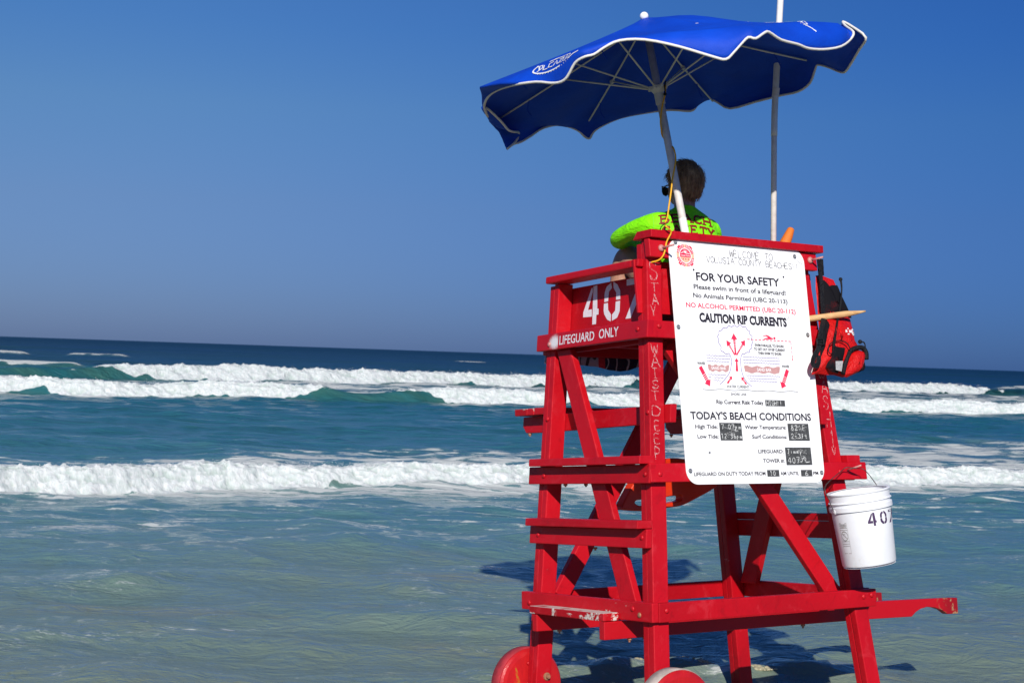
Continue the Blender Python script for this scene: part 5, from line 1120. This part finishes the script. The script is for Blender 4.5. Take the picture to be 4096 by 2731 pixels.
# ================================================================ LIFEGUARD
per = thing('person', 'lifeguard seated with his back turned, in a neon green shirt and dark sunglasses', 'person', TW((.60, .45, 1.287)))
def skinned(name, nodes, edges, m, parent, root=0, sub=2, smooth=True):
    me_ = bpy.data.meshes.new(name); P = [TW(n[0]) for n in nodes]; c = np.mean(P, 0)
    me_.from_pydata([tuple(p-c) for p in P], edges, []); o_ = bpy.data.objects.new(name, me_); COL.objects.link(o_)
    sk = o_.modifiers.new('skin', 'SKIN'); sk.branch_smoothing = .6; sk.use_smooth_shade = True
    for i, n in enumerate(nodes):
        r_ = n[1]; me_.skin_vertices[0].data[i].radius = (r_, r_) if not hasattr(r_, '__len__') else r_
        me_.skin_vertices[0].data[i].use_root = (i == root)
    sb = o_.modifiers.new('subdivision', 'SUBSURF'); sb.levels = sb.render_levels = sub
    bpy.context.view_layer.update(); mm = bpy.data.meshes.new_from_object(o_.evaluated_get(bpy.context.evaluated_depsgraph_get()))
    V_ = [np.array(v.co)+c for v in mm.vertices]; F_ = [tuple(p.vertices) for p in mm.polygons]
    bpy.data.objects.remove(o_); bpy.data.meshes.remove(mm)
    return V_, F_
def skin_mat():
    t = NT('skin'); n = t.noise(20, 6, .6, t.coord()); h_ = t.noise(90, 5, .7, t.coord(scale=(3, 3, .8)))
    c = t.ramp(n, [(.3, (.34, .16, .10)), (.7, (.44, .22, .14))]); c = t.mix(t.math('MULTIPLY', t.step(h_, .54, .66), .35), c, (.16, .085, .05)); return t.set(col=c, rough=.5, sub=.08)
mSKIN = skin_mat()
def loft(rings, n=28):
    V_ = []; F_ = []
    for (z, cx, cy, rx, ry) in rings:
        for k in range(n):
            a = 2*math.pi*k/n; c, d = math.cos(a), math.sin(a); e = .82
            V_.append(TW((cx+rx*math.copysign(abs(c)**e, c), cy+ry*math.copysign(abs(d)**e, d), z)))
    for i in range(len(rings)-1):
        for k in range(n): F_.append((i*n+k, i*n+(k+1) % n, (i+1)*n+(k+1) % n, (i+1)*n+k))
    F_.append(tuple(range(n-1, -1, -1))); F_.append(tuple(range((len(rings)-1)*n, len(rings)*n))); return V_, F_
def limb(pts, rads): return tube(pts, rads, 16, TW, smooth_pts=6)
def fuse(parts, voxel, it):
    """one continuous surface out of overlapping closed volumes"""
    V_, F_ = merge(*parts); c = np.mean(np.array(V_), 0); me_ = bpy.data.meshes.new('fuse'); me_.from_pydata([tuple(np.array(v)-c) for v in V_], [], F_); me_.update()
    bm = bmesh.new(); bm.from_mesh(me_); bmesh.ops.recalc_face_normals(bm, faces=bm.faces); bm.to_mesh(me_); bm.free()
    o_ = bpy.data.objects.new('fuse', me_); COL.objects.link(o_); rm = o_.modifiers.new('r', 'REMESH'); rm.mode = 'VOXEL'; rm.voxel_size = voxel
    sm_ = o_.modifiers.new('s', 'SMOOTH'); sm_.factor = .5; sm_.iterations = it
    bpy.context.view_layer.update(); mm = bpy.data.meshes.new_from_object(o_.evaluated_get(bpy.context.evaluated_depsgraph_get()))
    r_ = [np.array(v.co)+c for v in mm.vertices], [tuple(q.vertices) for q in mm.polygons]
    bpy.data.objects.remove(o_); bpy.data.meshes.remove(mm); return r_
def torso(g):
    return loft([(1.36, .60, .43, .150+g, .112+g), (1.50, .596, .43, .145+g, .105+g), (1.62, .588, .44, .155+g, .108+g), (1.72, .582, .452, .168+g, .112+g), (1.78, .580, .460, .178+g, .108+g), (1.82, .582, .465, .172+g, .096+g), (1.848, .584, .470, .152+g, .084+g), (1.870, .588, .474, .124+g, .072+g), (1.888, .594, .480, .088+g, .062+g), (1.900, .600, .482, .062+g, .056+g)])
armL = [(.47, .465, 1.795), (.425, .485, 1.802), (.398, .56, 1.803), (.388, .66, 1.795), (.400, .765, 1.778), (.440, .815, 1.772), (.52, .85, 1.775), (.61, .888, 1.78)]; rL = [.072, .068, .052, .041, .039, .037, .036, .030]
armR = [(.70, .465, 1.79), (.745, .475, 1.790), (.79, .51, 1.74), (.83, .55, 1.66), (.858, .60, 1.555), (.845, .66, 1.52), (.79, .74, 1.495), (.745, .81, 1.475)]; rR = [.070, .066, .056, .050, .046, .044, .038, .028]
body_parts = [torso(-.008), limb(armL, [q-.006 for q in rL]), limb(armR, [q-.006 for q in rR]),
    limb([(.600, .480, 1.86), (.610, .492, 1.93), (.618, .500, 1.99)], [.056, .054, .060]), ball((.62, .500, 2.048), 1, 28, 18, TW, (.078, .094, .103)), ball((.62, .538, 1.995), 1, 24, 14, TW, (.060, .066, .062)), ball((.62, .566, 1.962), 1, 18, 10, TW, (.034, .032, .026)),
    limb([(.62, .588, 2.030), (.62, .604, 2.012), (.62, .618, 1.996), (.62, .600, 1.988)], [.009, .011, .013, .008]), ball((.545, .505, 2.006), 1, 14, 10, TW, (.013, .022, .033)), ball((.695, .505, 2.006), 1, 14, 10, TW, (.013, .022, .033)),
    limb([(.525, .44, 1.37), (.515, .60, 1.50), (.520, .80, 1.665), (.518, .85, 1.695), (.508, .88, 1.64), (.500, .895, 1.53), (.480, .925, 1.42), (.470, .935, 1.345), (.462, .95, 1.318), (.462, 1.05, 1.306)], [.088, .082, .066, .062, .060, .058, .048, .036, .036, .030]),
    limb([(.675, .44, 1.37), (.70, .58, 1.46), (.738, .78, 1.60), (.745, .85, 1.63), (.742, .885, 1.57), (.735, .90, 1.48), (.728, .93, 1.38), (.724, .94, 1.335), (.722, 1.03, 1.312)], [.088, .084, .070, .064, .062, .058, .044, .036, .030])]
bV, bF = fuse(body_parts, .0075, 5)
def hand(w, d, up, sidev):
    """palm and five bent fingers; w wrist, d direction, up back of hand"""
    w, d, up, sidev = [np.array(q, float) for q in (w, d, up, sidev)]; parts = []
    parts.append(tube([TW(w), TW(w+d*.03), TW(w+d*.075), TW(w+d*.095)], [.021, .030, .036, .028], 12))
    for i, (o_, L_) in enumerate(((-.030, .062), (-.010, .072), (.010, .068), (.028, .052))):
        b_ = w+d*.085+sidev*o_; parts.append(tube([TW(b_), TW(b_+d*L_*.45), TW(b_+d*L_*.75-up*L_*.25), TW(b_+d*L_*.85-up*L_*.6)], [.0095, .009, .0082, .0065], 8, smooth_pts=3))
    b_ = w+d*.03-sidev*.030; parts.append(tube([TW(b_), TW(b_+d*.03-sidev*.018), TW(b_+d*.058-sidev*.018-up*.01)], [.012, .011, .008], 8, smooth_pts=3)); return merge(*parts)
hl = hand((.61, .89, 1.78), (.9, .3, -.1), (0, 0, 1), (0, 1, 0)); hr = hand((.745, .81, 1.475), (-.5, .8, -.1), (0, 0, 1), (.85, .5, 0))
fc_ = merge(tube([TW((.602, .592, 1.972)), TW((.62, .601, 1.972)), TW((.638, .592, 1.972))], [.004, .007, .004], 8, smooth_pts=3), ball((.588, .578, 2.018), .012, 10, 7, TW), ball((.652, .578, 2.018), .012, 10, 7, TW))
allb = merge((bV, bF), hl, hr, fc_)
link_mesh('body', allb[0], allb[1], mSKIN, per, smooth=True)
# shirt
sh_parts = [torso(.004), limb(armL[:-1]+[(.600, .884, 1.779)], [q+.004 for q in rL]), limb(armR[:-1]+[(.755, .795, 1.48)], [q+.004 for q in rR]), limb([(.598, .478, 1.86), (.605, .485, 1.905)], [.068, .061])]
for i in range(7):       # gathers at the elbow and under the arm
    t_ = .30+.09*i; q = np.array(armL[3])*(1-t_)+np.array(armL[5])*t_; sh_parts.append(limb([q+np.array([-.042, -.01, .008]), q+np.array([-.03, .01, .030]), q+np.array([.02, .02, .032])], [.006, .010, .006]))
for a, b in (((.47, .40, 1.80), (.50, .365, 1.70)), ((.71, .40, 1.80), (.67, .365, 1.70)), ((.49, .375, 1.765), (.62, .352, 1.735)), ((.52, .385, 1.83), (.66, .385, 1.832))): sh_parts.append(limb([a, (np.array(a)+np.array(b))/2+np.array([0, -.006, 0]), b], [.006, .012, .006]))
sV, sF = fuse(sh_parts, .0075, 7)
def shirt_mat():
    t = NT('neon_green_cloth'); co = t.coord(); n = t.noise(3, 5, .6, co, 1.5); w = t.noise(9, 6, .6, t.coord(scale=(1, 1, 2.2)), 1.8)
    c = t.ramp(n, [(.3, (.19, .84, .003)), (.7, (.26, .92, .005))]); return t.set(col=c, rough=.6, spec=.25, normal=t.bump(w, .7, .018))
mSH = shirt_mat()
link_mesh('shirt', sV, sF, mSH, per, smooth=True)
mSEAM = simple('seam_green', (.22, .70, .05), .7, .1)
sbv = BVHTree.FromPolygons([Vector(v) for v in sV], sF)
DV = (T3 @ np.array([.45, .89, 0]))
def on_shirt(x, z, back=.5):
    p = TW((x, .45, z)); h = sbv.ray_cast(Vector(p-DV*.6), Vector(DV), 1.2)
    return (np.array(h[0]) if h[0] is not None else p)-DV*.0045
# project at matching place: x measured on the plane y = .40
def slab(text, x0, x1, zf, h, w):
    parts = []; n = len(text); adv = 1.22; cw_ = (x1-x0)/(n*adv-(adv-1))
    for i, ch in enumerate(text):
        gx0 = x0+cw_*i*adv; pz = lambda x, z: on_shirt(x, z+zf(x))
        for st in G[ch]:
            P = []
            for (a, b), (a2, b2) in zip(st[:-1], st[1:]): P += [(gx0+cw_*(a+(a2-a)*k/5), h*(b+(b2-b)*k/5)) for k in range(5)]
            P.append((gx0+cw_*st[-1][0], h*st[-1][1])); parts.append(ribbon(P, w, pz))
        ends = {'B': [(0, 0), (0, 1)], 'E': [(0, 0), (0, 1), (.75, .9, 1), (.78, .1, 1)], 'A': [(.0, 0), (.95, 0)], 'C': [(.9, .85, 1), (.9, .15, 1)], 'H': [(0, 0), (0, 1), (.85, 0), (.85, 1)], 'S': [(.87, .9, 1), (0, .12, 1)], 'F': [(0, 0), (0, 1), (.8, .9, 1)], 'T': [(.47, 0), (.02, .88, 1), (.93, .88, 1)], 'Y': [(.42, 0), (0, 1), (.85, 1)]}[ch]
        for e in ends:
            if len(e) == 2: P = [(gx0+cw_*(e[0]-.24), h*e[1]), (gx0+cw_*e[0], h*e[1]), (gx0+cw_*(e[0]+.24), h*e[1])]
            else: P = [(gx0+cw_*e[0], h*(e[1]-.14)), (gx0+cw_*e[0], h*(e[1]+.14))]
            parts.append(ribbon(P, w*.62, pz))
    return merge(*parts)
mDKR = simple('dark_red_print', (.21, .004, .006), .7, .08)
link_mesh('lettering', *slab('BEACH', .412, .722, lambda x: 1.803+.010*(1-((x-.56)/.16)**2), .041, .0105), mDKR, per)
link_mesh('lettering', *slab('SAFETY', .418, .735, lambda x: 1.742+.012*(1-((x-.57)/.16)**2), .041, .0105), mDKR, per)
link_mesh('shoulder_seam', *ribbon([(.372, 1.86-.02*k) for k in range(8)], .0022, on_shirt), mSEAM, per)
# shorts
nh = [((.60, .44, 1.375), .120), ((.525, .46, 1.37), .100), ((.495, .62, 1.50), .092), ((.675, .46, 1.37), .100), ((.705, .60, 1.46), .092)]
hV, hF = skinned('shorts', nh, [(0, 1), (1, 2), (0, 3), (3, 4)], None, per)
link_mesh('shorts', hV, hF, simple('red_shorts', (.42, .01, .015), .75, .1), per, smooth=True)
# sunglasses
mLENS = simple('dark_lens', (.010, .016, .010), .08, .05); mFRM = simple('black_frame', (.012, .012, .018), .25, .05)
gl_ = [tube([TW((.542, .500, 2.028)), TW((.544, .55, 2.027)), TW((.553, .596, 2.026))], .0038, 8), tube([TW((.698, .500, 2.028)), TW((.696, .55, 2.027)), TW((.687, .596, 2.026))], .0038, 8),
       tube([TW((.553, .597, 2.030)), TW((.585, .612, 2.031)), TW((.62, .617, 2.028)), TW((.655, .612, 2.031)), TW((.687, .597, 2.030))], .0042, 8, smooth_pts=3)]
gla = link_mesh('sunglasses', *merge(*gl_), mFRM, per, smooth=True)
for sgn in (-1, 1):
    P = [(.62+sgn*(.010+.058*a), .597+.014*(1-a)-.001, z) for a, z in ((0.05, 2.028), (.5, 2.031), (1.0, 2.029), (1.0, 2.005), (.85, 1.990), (.45, 1.985), (.1, 1.998))]
    n = len(P); Vv = [TW(p) for p in P]+[TW((p[0], p[1]+.004, p[2])) for p in P]
    link_mesh('lens', Vv, [tuple(range(n)), tuple(range(2*n-1, n-1, -1))]+[(i, i+n, (i+1) % n+n, (i+1) % n) for i in range(n)], mLENS, gla)
# hair: a close cap and short tufts combed down from the crown
HC = np.array([.62, .493, 2.052]); HR = np.array([.0855, .100, .100])
def hair_mat():
    t = NT('brown_hair'); n = t.noise(60, 4, .6, t.coord(scale=(1, 1, .3))); oi = t.noise(11, 4, .6, t.coord())
    c = t.ramp(t.math('ADD', t.math('MULTIPLY', n, .6), t.math('MULTIPLY', oi, .4)), [(.36, (.10, .050, .022)), (.50, (.32, .175, .080)), (.66, (.60, .38, .20))]); return t.set(col=c, rough=.55, spec=.35)
mHAIR = hair_mat()
Vh = []; Fh = []; nA_, nB_ = 40, 24
def hairline(ax_):          # lowest height of hair for a direction around the head (0 = front, 180 = nape)
    return np.interp(abs(ax_), [0, 40, 65, 82, 95, 110, 135, 180], [.060, .050, .01, -.045, -.02, -.055, -.095, -.108])
for i in range(nA_):
    an = 360*i/nA_-180; lo = float(hairline(an))
    for k in range(nB_+1):
        z = .1*math.cos(math.pi*.5*k/nB_*1.0)**1.0 if lo >= 0 else None
        zz = .1+(lo-.1)*k/nB_; q = max(0.0, 1-(zz/.1)**2 if zz > 0 else 1-.50*(zz/.1)**2); s_ = math.sqrt(q)
        a_ = math.radians(an); Vh.append(TW(HC+np.array([math.sin(a_)*HR[0]*s_, math.cos(a_)*HR[1]*s_, zz])))
for i in range(nA_):
    for k in range(nB_): j = (i+1) % nA_; Fh.append((i*(nB_+1)+k, i*(nB_+1)+k+1, j*(nB_+1)+k+1, j*(nB_+1)+k))
hr_ = [(Vh, Fh)]; whorl = np.array([.655, .42, 2.115]); tv = []; tf_ = []
for i in range(5200):
    an = random.uniform(-180, 180); lo = float(hairline(an)); zz = lo+(.1-lo)*random.random()**.8; q = max(0.0, 1-(zz/.1)**2 if zz > 0 else 1-.50*(zz/.1)**2); s_ = math.sqrt(q); a_ = math.radians(an)
    nrm = np.array([math.sin(a_)*s_/HR[0], math.cos(a_)*s_/HR[1], zz/.01 if zz > 0 else .3*zz/.01]); nrm = np.array([math.sin(a_)*s_, math.cos(a_)*s_, max(zz, -.03)/.1]); nrm /= np.linalg.norm(nrm)
    p = HC+np.array([math.sin(a_)*HR[0]*s_, math.cos(a_)*HR[1]*s_, zz])-nrm*.002
    fl = p-whorl; fl = fl-(fl@nrm)*nrm; fl /= np.linalg.norm(fl)+1e-6; fl = fl*.9+np.array([0, 0, -.55]); fl = fl-(fl@nrm)*nrm*.95; fl /= np.linalg.norm(fl)
    fl += np.array([random.gauss(0, .22) for _ in range(3)]); L_ = random.uniform(.016, .032); w_ = random.uniform(.0009, .0019); sd_ = np.cross(nrm, fl); sd_ /= np.linalg.norm(sd_)
    lift = random.uniform(.05, .34)*(1 if zz > -.03 else .35); mid_ = p+fl*L_*.5+nrm*L_*lift; tip_ = p+fl*L_+nrm*L_*lift*random.uniform(.4, 1.3)
    k = len(tv); tv += [TW(p+sd_*w_), TW(p-sd_*w_), TW(mid_+sd_*w_*.8), TW(mid_-sd_*w_*.8), TW(tip_), TW(p+nrm*.002), TW(mid_+nrm*.0012)]
    tf_ += [(k, k+5, k+6, k+2), (k+5, k+1, k+3, k+6), (k+2, k+6, k+4), (k+6, k+3, k+4)]
hr_.append((tv, tf_)); hm = merge(*hr_)
ho = link_mesh('hair', hm[0], hm[1], mHAIR, per, smooth=True); ho['kind'] = 'stuff'
